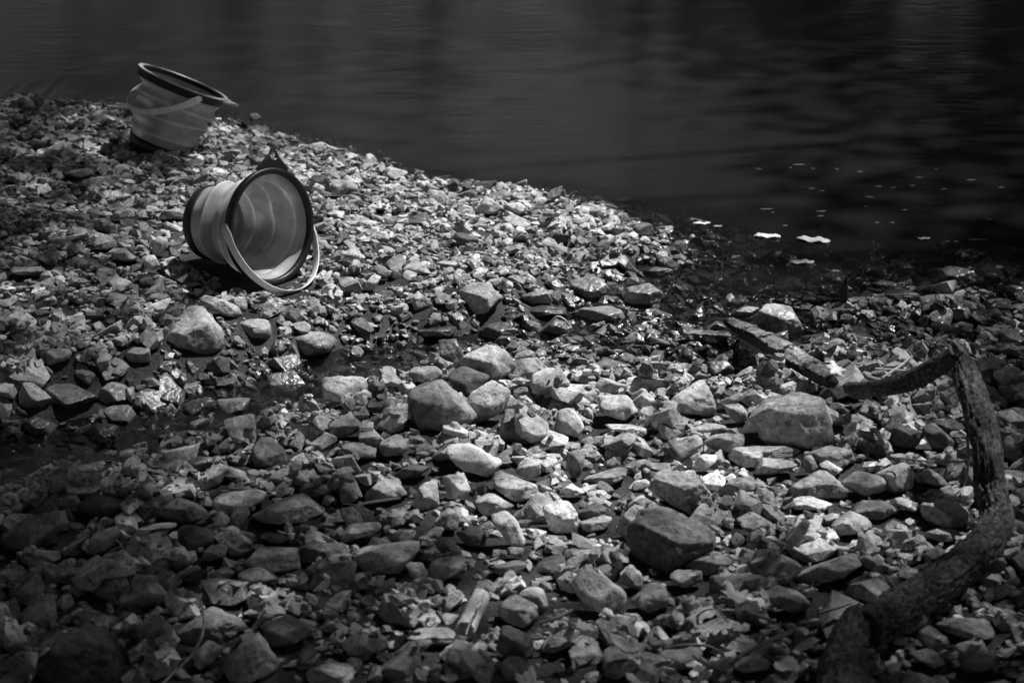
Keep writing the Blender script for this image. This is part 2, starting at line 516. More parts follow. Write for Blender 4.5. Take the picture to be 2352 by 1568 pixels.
# region | albedo | wet | name | label | outline | short name when other stones are described by it
HEROES = '''
A|.46|0|boulder|broad pale pitted boulder at the foot of the dry bank, nearest the shallows|830,985 960,915 1080,925 1145,1010 1080,1070 960,1100 830,1060|the broad pale bank boulder
A|.52|0|rock|pale pointed rock just right of the broad pale bank boulder|1220,1000 1350,940 1420,1035 1300,1045|
A|.42|.3|rock|block with a pale top and wet dark foot beside the striped rock|1490,900 1600,875 1690,890 1740,960 1640,1030 1500,1020|
A|.46|.1|rock|blocky rock with a dark cleft between two pale faces at the water's edge|1815,950 1950,915 2045,960 2010,1050 1810,1050|the cleft rock at the water's edge
A|.45|.1|rock|long low pale rock just in front of the cleft block at the water's edge|1500,1100 1560,1050 1740,1040 1850,1100 1790,1160 1560,1150|
A|.13|.7|rock|dark wet slab wedged between two pale rocks below the dry bank|1220,1080 1340,1040 1480,1050 1490,1110 1290,1130|
A|.30|.5|rock|domed wet rock with a pale bent straw draped over it|1340,1200 1430,1115 1510,1150 1545,1230 1400,1250|the straw-draped dome
A|.45|.2|rock|pyramid stone with a pale cap and dark wet base near the waterline|970,500 1030,420 1130,490 1100,520 1000,525|the pale-capped pyramid stone
A|.10|.8|rock|small dark wet rock standing alone in the water off the beach point|915,275 950,215 990,220 1025,290|the lone dark water rock
A|.16|.6|rock|dark flat-topped rock at the right tip of the pebble bank|1850,610 1900,565 1970,570 1990,600 1970,660 1860,645|the dark flat-topped tip rock
A|.26|1|stone|glossy wet rounded stone beside the dark flat-topped tip rock|1985,670 2050,630 2090,690 2010,700|
A|.32|1|stone|flat wet slab awash in the shallows, tilted towards the light|1860,850 1970,815 2090,840 2120,865 1990,890|the awash slab
A|.34|0|stone|grey peaked stone left of the broad pale bank boulder|590,1010 640,965 725,1040 620,1080|
A|.40|0|stone|flat pale lozenge-shaped stone on the damp edge below the bank boulder|630,1190 800,1160 860,1180 820,1230 680,1230|
B|.50|0|boulder|smooth oval pale boulder with a rounded top at the edge of the wet channel|1640,540 1720,500 1850,510 1930,570 1900,620 1760,640 1650,600|the smooth oval boulder
A|.34|.1|rock|square speckled grey block standing upright beside the channel|745,1250 850,1240 910,1360 880,1410 760,1420|the square speckled block
A|.42|.1|rock|large rugged rock with lit crest right of the square speckled block|890,1310 1010,1260 1130,1300 1210,1410 1090,1480 900,1390|
A|.12|.2|rock|smooth dark oval slab leaning behind the two big channel rocks|800,1470 880,1410 1040,1470 960,1568 820,1530|
Z|.30|.1|boulder|big dark-fronted boulder with a pale sloping top in mid-channel|932,985 936,910 1000,870 1062,930 1092,958 1080,990|the big mid-channel boulder
Z|.38|.1|rock|curved pale rock pressed against the right side of the big mid-channel boulder|1065,912 1130,870 1170,895 1150,950 1095,975 1065,940|
A|.36|.2|rock|low grey rock in the channel, left of the dark oval slab|570,1450 610,1390 720,1385 790,1450 690,1490 580,1480|
A|.18|.4|rock|dark speckled domed rock between bank boulder and rugged channel rock|985,1190 1050,1140 1150,1150 1240,1210 1130,1270 990,1250|
B|.32|.2|rock|craggy rock with a lit notched crest standing in the black pool|1840,800 1900,745 2020,730 2100,770 2105,850 2060,930 1870,880|the craggy pool rock
B|.50|0|boulder|large pale pyramid-shaped boulder with black shadow under its front edge|930,560 1060,370 1150,375 1240,480 1280,590 1160,640 950,590|the pale pyramid boulder
B|.40|0|stone|thick slanting slab leaning on pebbles between front bucket and pyramid boulder|1140,310 1170,275 1310,320 1375,400 1330,410 1160,350|
B|.38|0|stone|rounded grey lump in front and left of the pale pyramid boulder|720,620 770,580 860,580 865,670 740,665|
B|.36|0|stone|low wedge of grey stone at far left, level with the pyramid boulder|210,630 270,590 400,580 410,640 280,690|
B|.28|0|rock|wide flat angular slab with a beak-shaped corner on the left bank|140,830 230,790 440,790 555,860 400,945 220,880|the wide left slab
B|.30|0|stone|tilted plate of grey stone just above the wide left slab|420,700 520,720 550,745 510,800 430,740|
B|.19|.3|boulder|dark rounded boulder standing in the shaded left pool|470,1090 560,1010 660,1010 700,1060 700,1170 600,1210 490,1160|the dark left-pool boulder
B|.17|.3|rock|dark rough upright block in the shallow pool left of centre|1440,1200 1460,1115 1560,1110 1665,1220 1640,1280 1440,1270|the dark upright pool block
B|.24|.1|stone|brick-shaped dark stone with a grey top in the pool behind the slab|1890,1040 2010,965 2075,1040 1980,1100 1890,1080|
B|.19|.2|stone|long dark stone lying beside a rounded one near the pool edge|1930,1140 1980,1130 2150,1190 2160,1220 2010,1215|
B|.23|.1|stone|smooth rounded grey stone at the pool edge left of the white slab|2150,1150 2280,1090 2340,1150 2320,1200 2170,1210|
B|.40|.1|stone|small pale pointed stone standing behind the dark left-pool boulder|910,980 980,890 1030,960 960,1000|
B|.14|.7|stone|dark flat wet stone touching the small pale pointed one|1040,920 1090,885 1220,890 1220,980 1190,1040 1050,970|
B|.36|.4|stone|little glassy triangular stone on open black water|1170,1110 1205,1050 1290,1105|the little triangular stone
B|.20|1|stone|wide wet shard shining at the near side of the left pool|810,1200 900,1180 1060,1220 1000,1270 850,1270|
B|.30|1|stone|wet stone with a bright round glint at the near side of the pool|1070,1230 1130,1205 1220,1215 1230,1290 1150,1310 1080,1280|
B|.24|1|stone|wet dark stump of stone left of the craggy pool rock|1460,910 1530,900 1565,980 1470,990|
B|.40|0|rock|rugged hollowed rock between the pyramid boulder and the smooth oval boulder|1350,450 1440,420 1560,430 1570,540 1440,540 1340,500|
B|.44|0|stone|winged flat stone with a dark front edge left of the front bucket|630,60 700,10 735,30 795,80 700,95|
B|.48|0|stone|upright pale stone with a notched foot left of the front bucket|815,60 880,50 915,110 870,140 820,110|
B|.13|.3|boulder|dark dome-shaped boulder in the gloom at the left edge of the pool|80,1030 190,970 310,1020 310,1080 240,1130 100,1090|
D|.20|0|rock|long dark rock slanting up to the right at the left edge|0,740 100,650 360,550 400,610 240,700 150,820 20,800|the long left-edge rock
D|.36|0|stone|flat light-grey shard propped up beside the long left-edge rock|500,780 530,710 690,670 640,790 560,840|
D|.14|.2|rock|dark low rock with a snout pointing right, left of the dark oval boulder|440,540 520,490 720,540 700,580 600,620 460,590|
D|.14|.1|boulder|smooth dark oval boulder left of the bright bone-shaped stone|890,590 1010,495 1110,530 1210,620 1190,660 1000,640|the dark oval boulder
D|.52|0|stone|bright smooth bone-shaped stone at the near edge of the pool|1200,520 1300,470 1460,450 1540,520 1420,560 1240,610 1195,570|the bone-shaped stone
D|.44|0|rock|bright layered rock with jagged crest right of the bone-shaped stone|1430,620 1560,550 1720,510 1860,600 1740,645 1500,655|the bright layered rock
D|.24|0|stone|dark almond stone leaning between bone-shaped stone and layered rock|1290,700 1340,580 1430,550 1440,600 1350,690|
D|.22|0|stone|long thin flat stone lying in front of the dark oval boulder|770,690 870,650 1040,635 1000,680 860,715|
D|.11|.1|rock|blackish slumped rock directly in front of the dark oval boulder|1010,680 1080,655 1200,690 1245,770 1150,820 1020,800|
D|.27|0|stone|grey trapezoid stone in front of the blackish slumped rock|1150,850 1180,790 1310,785 1290,850 1200,870|
D|.32|0|rock|wide flat grey stone with a white chip lying on it|1380,850 1450,790 1520,810 1690,800 1690,890 1700,940 1560,930 1400,880|the chip-topped flat stone
D|.66|0|stone|tiny white chip lying on the wide flat grey stone|1490,865 1535,860 1540,900 1500,890|
D|.29|0|stone|smooth loaf-shaped stone just in front of the chip-topped flat stone|1350,940 1400,900 1490,910 1580,970 1500,1015 1380,990|
D|.24|0|stone|mottled flat stone left of the smooth loaf-shaped stone|1200,940 1290,900 1350,930 1300,1000 1210,970|
D|.21|0|stone|dark brick-like stone slanting up to the right in the shaded lower left|950,980 1110,885 1145,910 1000,1000|
D|.21|0|stone|dark wedge with a square end left of the brick-like stone|780,940 960,850 965,920 830,960|
D|.21|0|rock|large flat dark-grey five-sided slab under the long dry stem|960,1330 1040,1250 1230,1155 1410,1245 1290,1330 1160,1320|the five-sided slab
D|.48|0|stone|bright angular stone in front of the five-sided slab|1100,1420 1190,1320 1300,1370 1220,1450 1140,1490|the bright angular stone
D|.28|0|boulder|rough rounded boulder right of the bright angular stone near the bottom edge|1270,1480 1340,1380 1490,1300 1590,1430 1560,1530 1300,1550|
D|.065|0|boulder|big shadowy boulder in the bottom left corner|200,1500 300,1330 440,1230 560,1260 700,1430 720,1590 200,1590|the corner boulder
D|.27|0|stone|small tented grey stone above the five-sided slab, in the lower left|770,1240 890,1160 930,1240|
D|.33|0|stone|rounded oblong stone at the bottom edge, right of the rough boulder|1750,1500 1850,1460 1980,1460 2030,1530 1980,1590 1780,1590|
D|.24|0|rock|brownish lumpy rock right of the five-sided slab|1500,1240 1680,1180 1790,1250 1700,1340 1540,1370|
D|.25|0|stone|thin roof-shaped stone in front of the bright layered rock|1500,740 1560,700 1680,740 1600,765|
D|.15|0|rock|long dark flattened rock behind the round ball-like stone|1690,820 1780,770 1960,760 2030,830 1900,870 1720,890|
E|.28|0|stone|round ball-like dark stone left of the notched pale block|125,870 175,820 245,820 265,890 220,950 140,930|the ball-like stone
E|.28|0|stone|cube-like stone with a lit right face left of centre|180,620 195,560 280,545 320,650 230,690|
E|.50|0|stone|bright lumpy stone slanting behind the notched pale block|190,740 270,650 380,640 420,690 330,730 200,765|
E|.48|0|rock|long pale block with a notched dark right end|265,830 400,800 500,760 650,790 640,830 550,930 330,945 270,890|the notched pale block
E|.48|0|stone|white pitted wedge tucked against the notched pale block's right end|555,870 650,870 690,930 690,990 600,960|
E|.68|0|rock|bright white slab, the brightest stone, tilted left of centre|785,195 860,190 1010,260 1110,300 1030,385 920,350 800,270|the bright white slab
E|.26|.1|stone|dark knobbly stone with a pale top left of the brown-topped one|180,470 230,415 290,430 300,520 190,540|
E|.36|0|stone|loaf-shaped rock with a rough pale top left of the white slab|315,500 390,430 520,405 570,490 460,510 330,530|
E|.20|.2|stone|dark two-humped stone behind the loaf-shaped rock|490,370 600,310 700,320 640,380 540,400|
E|.58|0|rock|bright white uneven rock in front of the bright white slab|760,380 900,355 940,460 890,520 800,500 780,420|
E|.50|0|rock|pale elongated rock with a cubic right end below the white slab|1040,440 1120,370 1240,400 1360,450 1360,510 1200,520|
E|.44|0|stone|pale ridged stone just right of the bright white slab|1180,360 1270,280 1340,290 1340,370 1290,400|
E|.46|0|stone|pale smooth stone with a dark hollow right edge at picture centre low|950,540 1080,485 1190,550 1080,610 1000,610|
E|.60|0|stone|split stone with a brilliant white upper half and grey lower half|1035,610 1140,575 1190,620 1250,770 1200,800 1110,700|the half-white split stone
E|.45|0|stone|pale upright block left of the half-white split stone|730,650 820,560 885,600 860,690 760,690|
E|.58|0|boulder|white rounded pitted boulder like a skull|1345,550 1430,515 1530,550 1565,640 1540,700 1450,715 1390,690|the white skull-like boulder
E|.44|0|stone|pale tapering stone slanting to the lower left, beside the upright block|630,760 720,680 800,690 760,760|
E|.54|0|stone|small bright dome just left of the large dark-pitted dome|1450,470 1500,420 1590,480 1540,500|
E|.28|0|boulder|large dome-shaped boulder with a dark pitted face and fluted front|1930,440 1990,350 2120,335 2230,370 2340,520 2200,600 2050,520|the dark-pitted dome
E|.50|0|stone|pale flat oval stone at the left foot of the dark-pitted dome|1820,530 1890,490 2030,510 2070,560 1950,590 1830,570|
F|.13|0|boulder|largest dark boulder, rough and brown with a lighter streak|75,700 200,590 400,590 560,680 630,770 430,860 270,950 80,820|the largest dark boulder
F|.34|0|stone|light-grey knuckle of stone behind the left end of the largest dark boulder|0,690 60,590 110,550 180,560 175,610 70,740|
F|.32|0|rock|grey loaf-like rock in front of the largest dark boulder|395,890 560,810 680,860 690,910 530,950|
F|.42|0|rock|long pale bar-shaped stone lying slantwise near the lower right|1010,980 1150,900 1350,830 1410,900 1300,950 1080,1010|the pale bar-shaped stone
C|.50|0|boulder|largest pale boulder, with dark hollows and a black slit on top|770,1000 850,930 1010,860 1100,840 1190,870 1280,1000 1250,1130 1110,1180 870,1130|the hollowed pale boulder
C|.46|0|boulder|big pale wedge with a bright right face and grey front|280,940 360,850 490,765 560,800 610,920 560,980 320,965|the big pale wedge
C|.40|0|rock|small pointed grey rock at the left foot of the big pale wedge|100,890 180,820 260,910 180,950|
C|.44|0|rock|pale rough rock with a raised left horn, two left of the big wedge|-110,930 -50,850 50,850 120,960 60,1005 -60,960|
C|.66|0|stone|flat white plate in front of the rough horned rock|-65,1030 0,1015 120,1020 235,1085 140,1095 0,1060|the flat white plate
C|.38|0|stone|tilted brick-like grey stone left of the hollowed pale boulder|640,910 720,905 780,990 720,1020 660,970|
C|.45|0|stone|pale flat-topped stone leaning right of the big pale wedge|610,890 740,835 745,880 630,920|
C|.54|0|boulder|big pale lumpy boulder at the waterline behind the peeling log|770,440 850,350 960,325 1060,350 1110,450 1060,540 900,510 790,480|the pale waterline boulder
C|.46|.1|stone|low pale stone hugging the left side of the waterline boulder|650,420 740,350 820,360 770,410|
C|.36|.1|stone|grey triangular stone between the peeling log and the waterline boulder|890,520 1000,475 1010,560 940,560|
C|.13|.6|stone|dark pointed wet stone like a fin left of the peeling log|400,450 500,340 530,430 470,470|the dark fin stone
C|.22|.3|stone|dark trapezoid block with a thin pale vein in the wet patch|530,660 640,655 690,710 670,770 530,740|
C|.14|.6|stone|dark wet stone leaning against the trapezoid block with the vein|380,640 400,570 530,660 510,700|
C|.34|0|rock|smooth grey dome in front and left of the hollowed pale boulder|540,1130 620,1070 750,1070 750,1150 640,1190|the smooth grey dome
C|.42|0|stone|low rough pale stone above the smooth grey dome|420,1060 560,1010 670,1040 640,1070 440,1095|
C|.53|0|rock|long bright flat rock at the foot of the hollowed pale boulder|640,1190 740,1150 960,1140 1100,1200 1040,1240 900,1240 660,1250|the long bright flat rock
C|.20|0|rock|dark pitted humped rock right of the long bright flat rock|1120,1180 1230,1140 1360,1170 1390,1250 1260,1270 1140,1230|the dark humped rock
C|.48|0|stone|pale saddle-shaped stone in front of the long bright flat rock|820,1300 860,1220 1020,1230 1050,1270 910,1310|
C|.43|0|stone|small pale upright tooth of stone left of the dark humped rock|1085,1240 1095,1205 1135,1200 1180,1290 1100,1300|
C|.41|0|stone|pale knobbly stone in front of the dark humped rock|1170,1260 1220,1235 1310,1290 1250,1320|
C|.37|0|rock|broad grey rock with an undercut shaded front, lower right of the hollowed boulder|990,1400 1110,1310 1240,1320 1345,1400 1330,1450 1010,1450|the undercut grey rock
C|.32|0|rock|coarse pitted rock between the undercut grey rock and the smooth triangular one|1320,1370 1430,1295 1560,1330 1580,1400 1440,1440|
C|.40|0|rock|smooth triangular rock with a sharp vertical ridge near the branch|1515,1310 1680,1240 1750,1310 1740,1390 1600,1420|the smooth triangular rock
C|.33|0|stone|folded angular stone between the smooth triangular rock and the bark-covered branch|1750,1310 1820,1275 1920,1360 1910,1390 1800,1360|
C|.50|0|stone|flat bright-topped stone in front of the undercut grey rock|1010,1470 1180,1445 1260,1480 1220,1520 1030,1510|
C|.09|.1|rock|black angular rock in the shade under the branch's arch|1545,1090 1640,1010 1780,1090 1740,1160 1600,1150|the black shaded rock
C|.13|0|rock|dark roof-ridged rock right of the black shaded rock|1770,1060 1830,1020 1960,1130 1940,1180 1820,1150|
C|.12|0|rock|dark block with a bright straight top edge beside the branch|1820,1000 2010,1000 2010,1080 1900,1090|
C|.40|0|stone|flat pale-topped stone among dark ones behind the branch's arch|1570,590 1640,565 1730,590 1720,640 1600,630|
C|.10|.8|rock|dark wet slab lying in the water near the right edge|1520,290 1580,255 1720,250 1790,320 1620,335|the dark water slab
C|.23|0|rock|smooth dark-grey rock left of the upright small stones, under the bright row|590,1400 700,1320 800,1320 810,1400 700,1440 600,1440|
C|.58|0|stone|bright smooth cushion-shaped stone below the smooth grey dome|450,1250 510,1190 600,1190 590,1240 480,1290|
F|.28|0|rock|grey split rock with a lit right face right of the largest dark boulder|690,630 780,580 910,660 920,730 840,740 760,680|
F|.32|0|rock|angular grey rock with a lit shoulder above the bar-shaped stone|1240,680 1380,590 1490,640 1470,690 1260,725|
F|.26|0|stone|dark-fronted flat stone behind the angular shouldered rock|1345,580 1450,510 1560,520 1630,590 1500,630|
F|.40|0|stone|pale oblong stone sloping down right near the branch|1590,520 1660,495 1770,560 1740,600|
F|.33|0|rock|rounded grey boulder tucked against the left side of the branch|1760,580 1800,540 1940,510 2030,580 2030,670 1900,680 1780,610|
F|.18|0|stone|dark cubic stone touching the branch where it bends|1760,840 1860,780 1940,850 1850,920|
F|.38|0|stone|pale cap-like stone in front of the rounded boulder by the branch|1750,720 1850,680 2000,700 2000,740 1870,750|
F|.34|0|stone|small grey mound in front of the pale bar-shaped stone|1030,1040 1080,990 1190,1040 1100,1065|
F|.33|0|stone|low sloping grey stone below the small mound by the bar-shaped stone|870,1080 960,1040 1080,1070 1160,1140 1000,1160|
F|.33|0|stone|layered grey stone in front of the largest dark boulder's near corner|320,940 370,910 500,920 510,970 410,1020 330,1000|
F|.20|0|rock|dark brownish angular rock below the layered stone|100,1110 200,1000 290,1010 320,1110 200,1170|
F|.40|0|stone|pale peaked stone at the near left foot of the largest dark boulder|10,990 80,890 170,960 150,1040|
E|.42|0|boulder|pale boulder with a flared upper left horn and smooth face, bottom centre|1530,980 1610,910 1680,960 1830,1050 1850,1130 1780,1190 1640,1150 1560,1090|the horned pale boulder
E|.36|0|boulder|rounded creased boulder right of the split hollow stick|1095,1160 1130,1080 1220,1065 1320,1120 1330,1180 1250,1250 1130,1210|the creased round boulder
E|.11|0|rock|black cube-like rock in front of the creased round boulder|1070,1380 1100,1270 1200,1255 1310,1300 1300,1420 1130,1440|the black cube rock
E|.26|0|stone|slanted slab with a dark front face left of the black cube rock|490,1400 580,1330 700,1310 720,1350 560,1440|
E|.32|0|stone|pale-grey mound behind the slanted slab at the bottom|540,1330 620,1260 760,1260 860,1310 820,1340 700,1320|
E|.40|0|rock|broad light-grey stone right of the white pitted wedge|680,900 750,850 920,830 910,900 790,990 690,960|
E|.30|0|stone|smooth rounded brick of stone in front of the half-white split stone|1140,785 1250,790 1240,850 1160,820|
E|.19|0|stone|dark lumpy loaf of stone below the smooth rounded brick|1050,900 1200,860 1260,880 1240,930 1100,950|
E|.14|0|stone|round dark stone left of the half-white split stone|850,700 940,670 1030,720 1020,790 920,780|
E|.14|0|stone|dark domed stone right of the white skull-like boulder|1570,600 1680,530 1760,590 1620,640|
E|.40|0|stone|pale low stone with fine layers right of the skull-like boulder's foot|1570,650 1740,605 1755,640 1700,690 1590,700|
E|.24|.1|stone|dark egg-shaped stone standing on end|1480,330 1500,240 1560,220 1600,260 1560,390 1500,390|the egg-shaped stone
Z|.44|0|rock|pale tombstone-like rock standing up behind the egg-shaped stone|1275,990 1285,935 1310,928 1345,985 1330,1005|
E|.29|0|stone|low grey stone with a tapered left end, left of the dark-pitted dome|1560,410 1680,370 1830,345 1830,380 1740,420|
E|.27|0|stone|dark triangular stone behind the low tapered one|1700,310 1760,265 1810,330 1740,350|
T|.26|.1|rock|small round dark-sided rock perched on the beach point beyond the rear bucket|1428,720 1430,650 1475,645 1510,690 1495,720|the perched point rock
C|.33|0|rock|grey rock with a curved crease right of the branch at the right edge|2200,960 2290,950 2352,990 2352,1050 2250,1040|
C|.24|0|rock|dark slope-sided rock right of the branch, lit along its upper edge|2230,1100 2260,1070 2352,1200 2330,1250 2230,1200|
C|.40|0|rock|flat pale rock at the right edge beyond the branch|2220,600 2270,580 2370,570 2370,635 2240,630|
F|.18|0|stone|smooth dark oval stone in the gloom at the bottom right|1970,1470 2060,1400 2180,1390 2210,1460 2120,1510 2000,1510|
F|.22|0|stone|dark flat-topped stone left of the smooth dark oval in the corner gloom|1710,1410 1840,1385 1900,1450 1800,1480|
F|.25|0|rock|broad dim slab under the branch at the lower right|1860,1250 1960,1210 2200,1220 2210,1290 2000,1310|
T|.50|0|stone|flat pale tablet behind the base of the front bucket|915,1215 1000,1195 1080,1215 1070,1260 940,1255|
T|.42|0|stone|pale tent-shaped block on the left pebble bank, left of the flat tablet|640,1230 670,1190 770,1210 785,1245 650,1260|
T|.48|0|stone|pale arched stone standing on the bank left of the front bucket's foot|870,1430 900,1345 960,1360 965,1440 890,1460|
A|.45|0|stone|pale square-faced stone near the top of the sunlit bank|120,390 150,320 230,330 240,380 180,420|
A|.44|0|stone|pale pitted knob right of the front bucket's rim|20,390 50,345 100,370 90,420 40,420|
A|.42|0|stone|flat oval stone tilted to the right, just right of the front bucket's handle|190,750 250,720 335,780 300,805|
A|.24|0|stone|dark brick-shaped stone above the leaning oval disc|370,840 410,815 490,870 470,905|
A|.42|0|stone|smooth oval disc leaning up against the dark brick-shaped stone|320,935 380,865 425,880 390,950 340,965|
L|.40|0|stone|flat oval stone on the far left bank below the rear bucket|215,495 290,465 400,495 330,520 250,515|
L|.28|0|stone|oblong dark-grey block on the shaded left bank|525,760 570,715 740,720 765,760 650,790|
L|.27|0|stone|rounded dark-grey lump on the left bank, left of the upright notched stone|750,1310 790,1280 920,1280 965,1335 860,1380|
L|.34|0|stone|broad low dark slab at the left edge, near the shaded bank's foot|40,1550 120,1510 330,1510 415,1568 240,1590|
G|.33|0|stone|flat dark-sided stone pointing left at the bottom, beside the twig|710,1450 800,1370 990,1325 1060,1380 1030,1440 860,1470|
'''
# ------------------------------------------------------------------ rock shapes
def hull2(pts):
    pts = sorted(set(map(tuple, pts)))
    def half(ps):
        out = []
        for p in ps:
            while len(out) >= 2 and ((out[-1][0] - out[-2][0]) * (p[1] - out[-2][1]) - (out[-1][1] - out[-2][1]) * (p[0] - out[-2][0])) <= 0:
                out.pop()
            out.append(p)
        return out
    a = half(pts); b = half(pts[::-1])
    return np.array(a[:-1] + b[:-1])

def polytope_radius(V, N, D, p=16):
    """Distance to the surface of the rounded polytope {n.x<=d} along unit directions V."""
    q = np.maximum(V @ N.T, 0) / D[None, :]
    return 1.0 / (np.sum(q ** p, 1) ** (1.0 / p) + 1e-9)

def wave_noise(V, r, freq, n=8):
    o = np.zeros(len(V))
    for k in range(n):
        d = r.normal(size=3); d /= np.linalg.norm(d)
        o += np.sin(V @ d * freq * r.uniform(.6, 1.7) + r.uniform(0, 6.28))
    return o / n ** .5

# height map that every stone laid down is added to, so the next ones rest on it
HG = .005
HX0, HY0 = -2.5, 2.1
HN, HM = 1000, 980
hxs = HX0 + HG * np.arange(HN); hys = HY0 + HG * np.arange(HM)
hX, hY = np.meshgrid(hxs, hys, indexing='ij')
Hmap = terrain(np.stack([hX.ravel(), hY.ravel()], 1)).reshape(HN, HM).copy()
H0 = Hmap.copy()
Taken = np.zeros((HN, HM), bool)          # covered by a stone one can pick out

def stamp(V):
    i = np.round((V[:, 0] - HX0) / HG).astype(int)
    j = np.round((V[:, 1] - HY0) / HG).astype(int)
    ok = (i > 0) & (i < HN - 1) & (j > 0) & (j < HM - 1)
    i, j, z = i[ok], j[ok], V[ok, 2]
    for di, dj in ((0, 0), (1, 0), (0, 1), (-1, 0), (0, -1)):
        np.maximum.at(Hmap, (i + di, j + dj), z)
    up = z > H0[i, j] - .002
    for dj in (0, -1, -2):
        Taken[i[up], np.maximum(j[up] + dj, 0)] = True

CH = np.maximum(wet_line(np.stack([hX.ravel(), hY.ravel()], 1), TRICKLE, TRW * 1.55), .9 * wet_line(np.stack([hX.ravel(), hY.ravel()], 1), SEEP, SEW * 1.1))
CH = np.maximum(CH, wet_line(np.stack([hX.ravel(), hY.ravel()], 1), SOAK, SOW * 1.4)).reshape(HN, HM)
def wetness(z, x, y, extra=0.0):
    """Wet where a stone is near the water level; up to a few centimetres higher along the seeping channel."""
    n = .012 * vnoise(x, y, 22, 9) + .006 * vnoise(x, y, 70, 11)
    i = np.clip(np.round((np.asarray(x) - HX0) / HG).astype(int), 0, HN - 1)
    j = np.clip(np.round((np.asarray(y) - HY0) / HG).astype(int), 0, HM - 1)
    c = CH[i, j]
    low = 1 - sstep(.004, .034, z + n)
    seep = sstep(.2, .6, c + 8 * n) * (1 - sstep(.040, .078, z + n))
    return np.clip(np.maximum(low, .85 * seep) + extra, 0, 1)

STONE_GROUP = 'loose stones of the rocky shore'
landmarks = []
hero_centres = []

def hero_rock(line, k):
    reg, tone, wet, name, label, poly, short = line.split('|')
    ox, oy, s = REG[reg]
    px = np.array([[float(q) for q in pt.split(',')] for pt in poly.split()]) * s + np.array((ox, oy))
    r = np.random.default_rng(1000 + k)
    hp = hull2(px)
    u0, v0 = hp.min(0); u1, v1 = hp.max(0)
    cu, cv = (u0 + u1) / 2, (v0 + v1) / 2
    g = ground_hit(cu, v1 - .10 * (v1 - v0), .004 if float(wet) > .25 else .014)
    t1 = float((g - CAM) @ FW)
    W = (u1 - u0) * t1 / FPX; H = (v1 - v0) * t1 / FPX
    asp = H / W
    D = W * (.40 if asp < .8 else .34) * r.uniform(.9, 1.12)
    D = min(D, .75 * H + .02)
    t = t1 + .45 * D
    sc = t / FPX
    cen = CAM + ray(cu, cv) * t
    ax = np.stack([RT, UP, -FW])                          # right, up, towards the viewer
    q = (hp - np.array((cu, cv))) * np.array((1, -1)) * sc
    W = (u1 - u0) * sc; H = (v1 - v0) * sc
    N = []; Dd = []
    m = len(q)
    for a in range(m):
        e = q[(a + 1) % m] - q[a]
        L = np.hypot(*e)
        if L < 1e-6: continue
        n2 = np.array((e[1], -e[0])) / L
        d = n2 @ q[a]
        if d < 0: n2, d = -n2, -d
        tz = r.uniform(-.28, .28)
        n = np.array((n2[0], n2[1], tz)); ln = np.linalg.norm(n)
        N.append(n / ln); Dd.append(max(d, .08 * H) / ln)
    smooth = 'smooth' in label or 'oval ' in label or 'egg' in label
    # ridge between the upper (lit) and the front face
    yt = q[:, 1].max()
    yr = -H / 2 + H * r.uniform(.36, .62)
    zr = .82 * D
    base = np.array((0, 1.1 * D, max(yt - yr, .1 * H)))
    base /= np.linalg.norm(base)
    px_t, px_f = r.uniform(-.22, .22) * W, r.uniform(-.22, .22) * W
    pr = np.array((px_t, yr, zr))
    for jx in (r.uniform(-.22, -.03), r.uniform(.03, .22)):
        n = base + np.array((jx, 0, r.uniform(-.08, .08))); n /= np.linalg.norm(n)
        N.append(n); Dd.append(max(n @ pr, .12 * H))
    pr = np.array((px_f, yr, zr))
    for jx in (r.uniform(-.95, -.3), r.uniform(.3, .95)):
        n = np.array((jx, r.uniform(-.35, .05), 1.0)); n /= np.linalg.norm(n)
        N.append(n); Dd.append(max(n @ pr, .3 * D))
    N.append(np.array((0, 0, -1.0))); Dd.append(D)
    for _ in range(5 if smooth else 7):                   # chips
        n = r.normal(size=3); n[2] = abs(n[2]); n[1] += .2; n /= np.linalg.norm(n)
        sup = max(n[:2] @ qq for qq in q) + abs(n[2]) * D * .5
        N.append(n); Dd.append(max(sup * r.uniform(.66, .94), .15 * H))
    N = np.array(N); Dd = np.array(Dd)
    wpx = (u1 - u0) * 1024 / 2352
    lev = 5 if wpx > 70 else (4 if wpx > 22 else 3)
    V0, F = ICO[lev]
    V = V0 * np.array((W / 2, H / 2, D))
    V /= np.linalg.norm(V, axis=1)[:, None]
    rad = polytope_radius(V, N, Dd, 10 if smooth else 70)
    amp = .018 if smooth else .026
    rad *= 1 + amp * wave_noise(V0, r, 4.0) + amp * .45 * wave_noise(V0, r, 11.0)
    if lev >= 4:
        rough = .35 if smooth else (1.35 if ('pit' in label or 'rough' in label or 'coarse' in label or 'rugged' in label or 'crag' in label) else 1.0)
        sz = np.array((W, H, 2 * D)) / max(W, H)
        rn = np.array([mnoise.fractal(Vector(tuple(v * sz * 3.2 + k)), .75, 2.15, 5) for v in V0])
        st = np.array([mnoise.noise(Vector(tuple(v * sz * 2.1 + k + 40))) for v in V0])
        ter = np.round(st * 5) / 5 - st                       # broken steps
        cr = np.clip(1 - np.abs(np.array([mnoise.noise(Vector(tuple(v * sz * 2.6 + k + 80))) for v in V0])) * 16, 0, 1)
        rad *= 1 + rough * (.055 * rn + .15 * ter - .035 * cr)
    if 'hollow' in label or 'skull' in label or 'creased' in label:
        for dd, wd, dep in (((-.18, .0, 1.0), .20, .13), ((.30, .05, .95), .22, .12), ((.12, .45, .8), .18, -.07), ((-.1, -.5, .9), .25, .08)):
            dv = np.array(dd) * np.array((W / 2, H / 2, D)); dv /= np.linalg.norm(dv)
            ang = np.arccos(np.clip(V @ dv, -1, 1))
            rad *= 1 - dep * (1.7 if 'hollow' in label else 1.0) * np.exp(-(ang / wd) ** 4)
    P = (V * rad[:, None]) @ ax + cen
    o_c = cen.copy(); o_c[2] = P[:, 2].min()
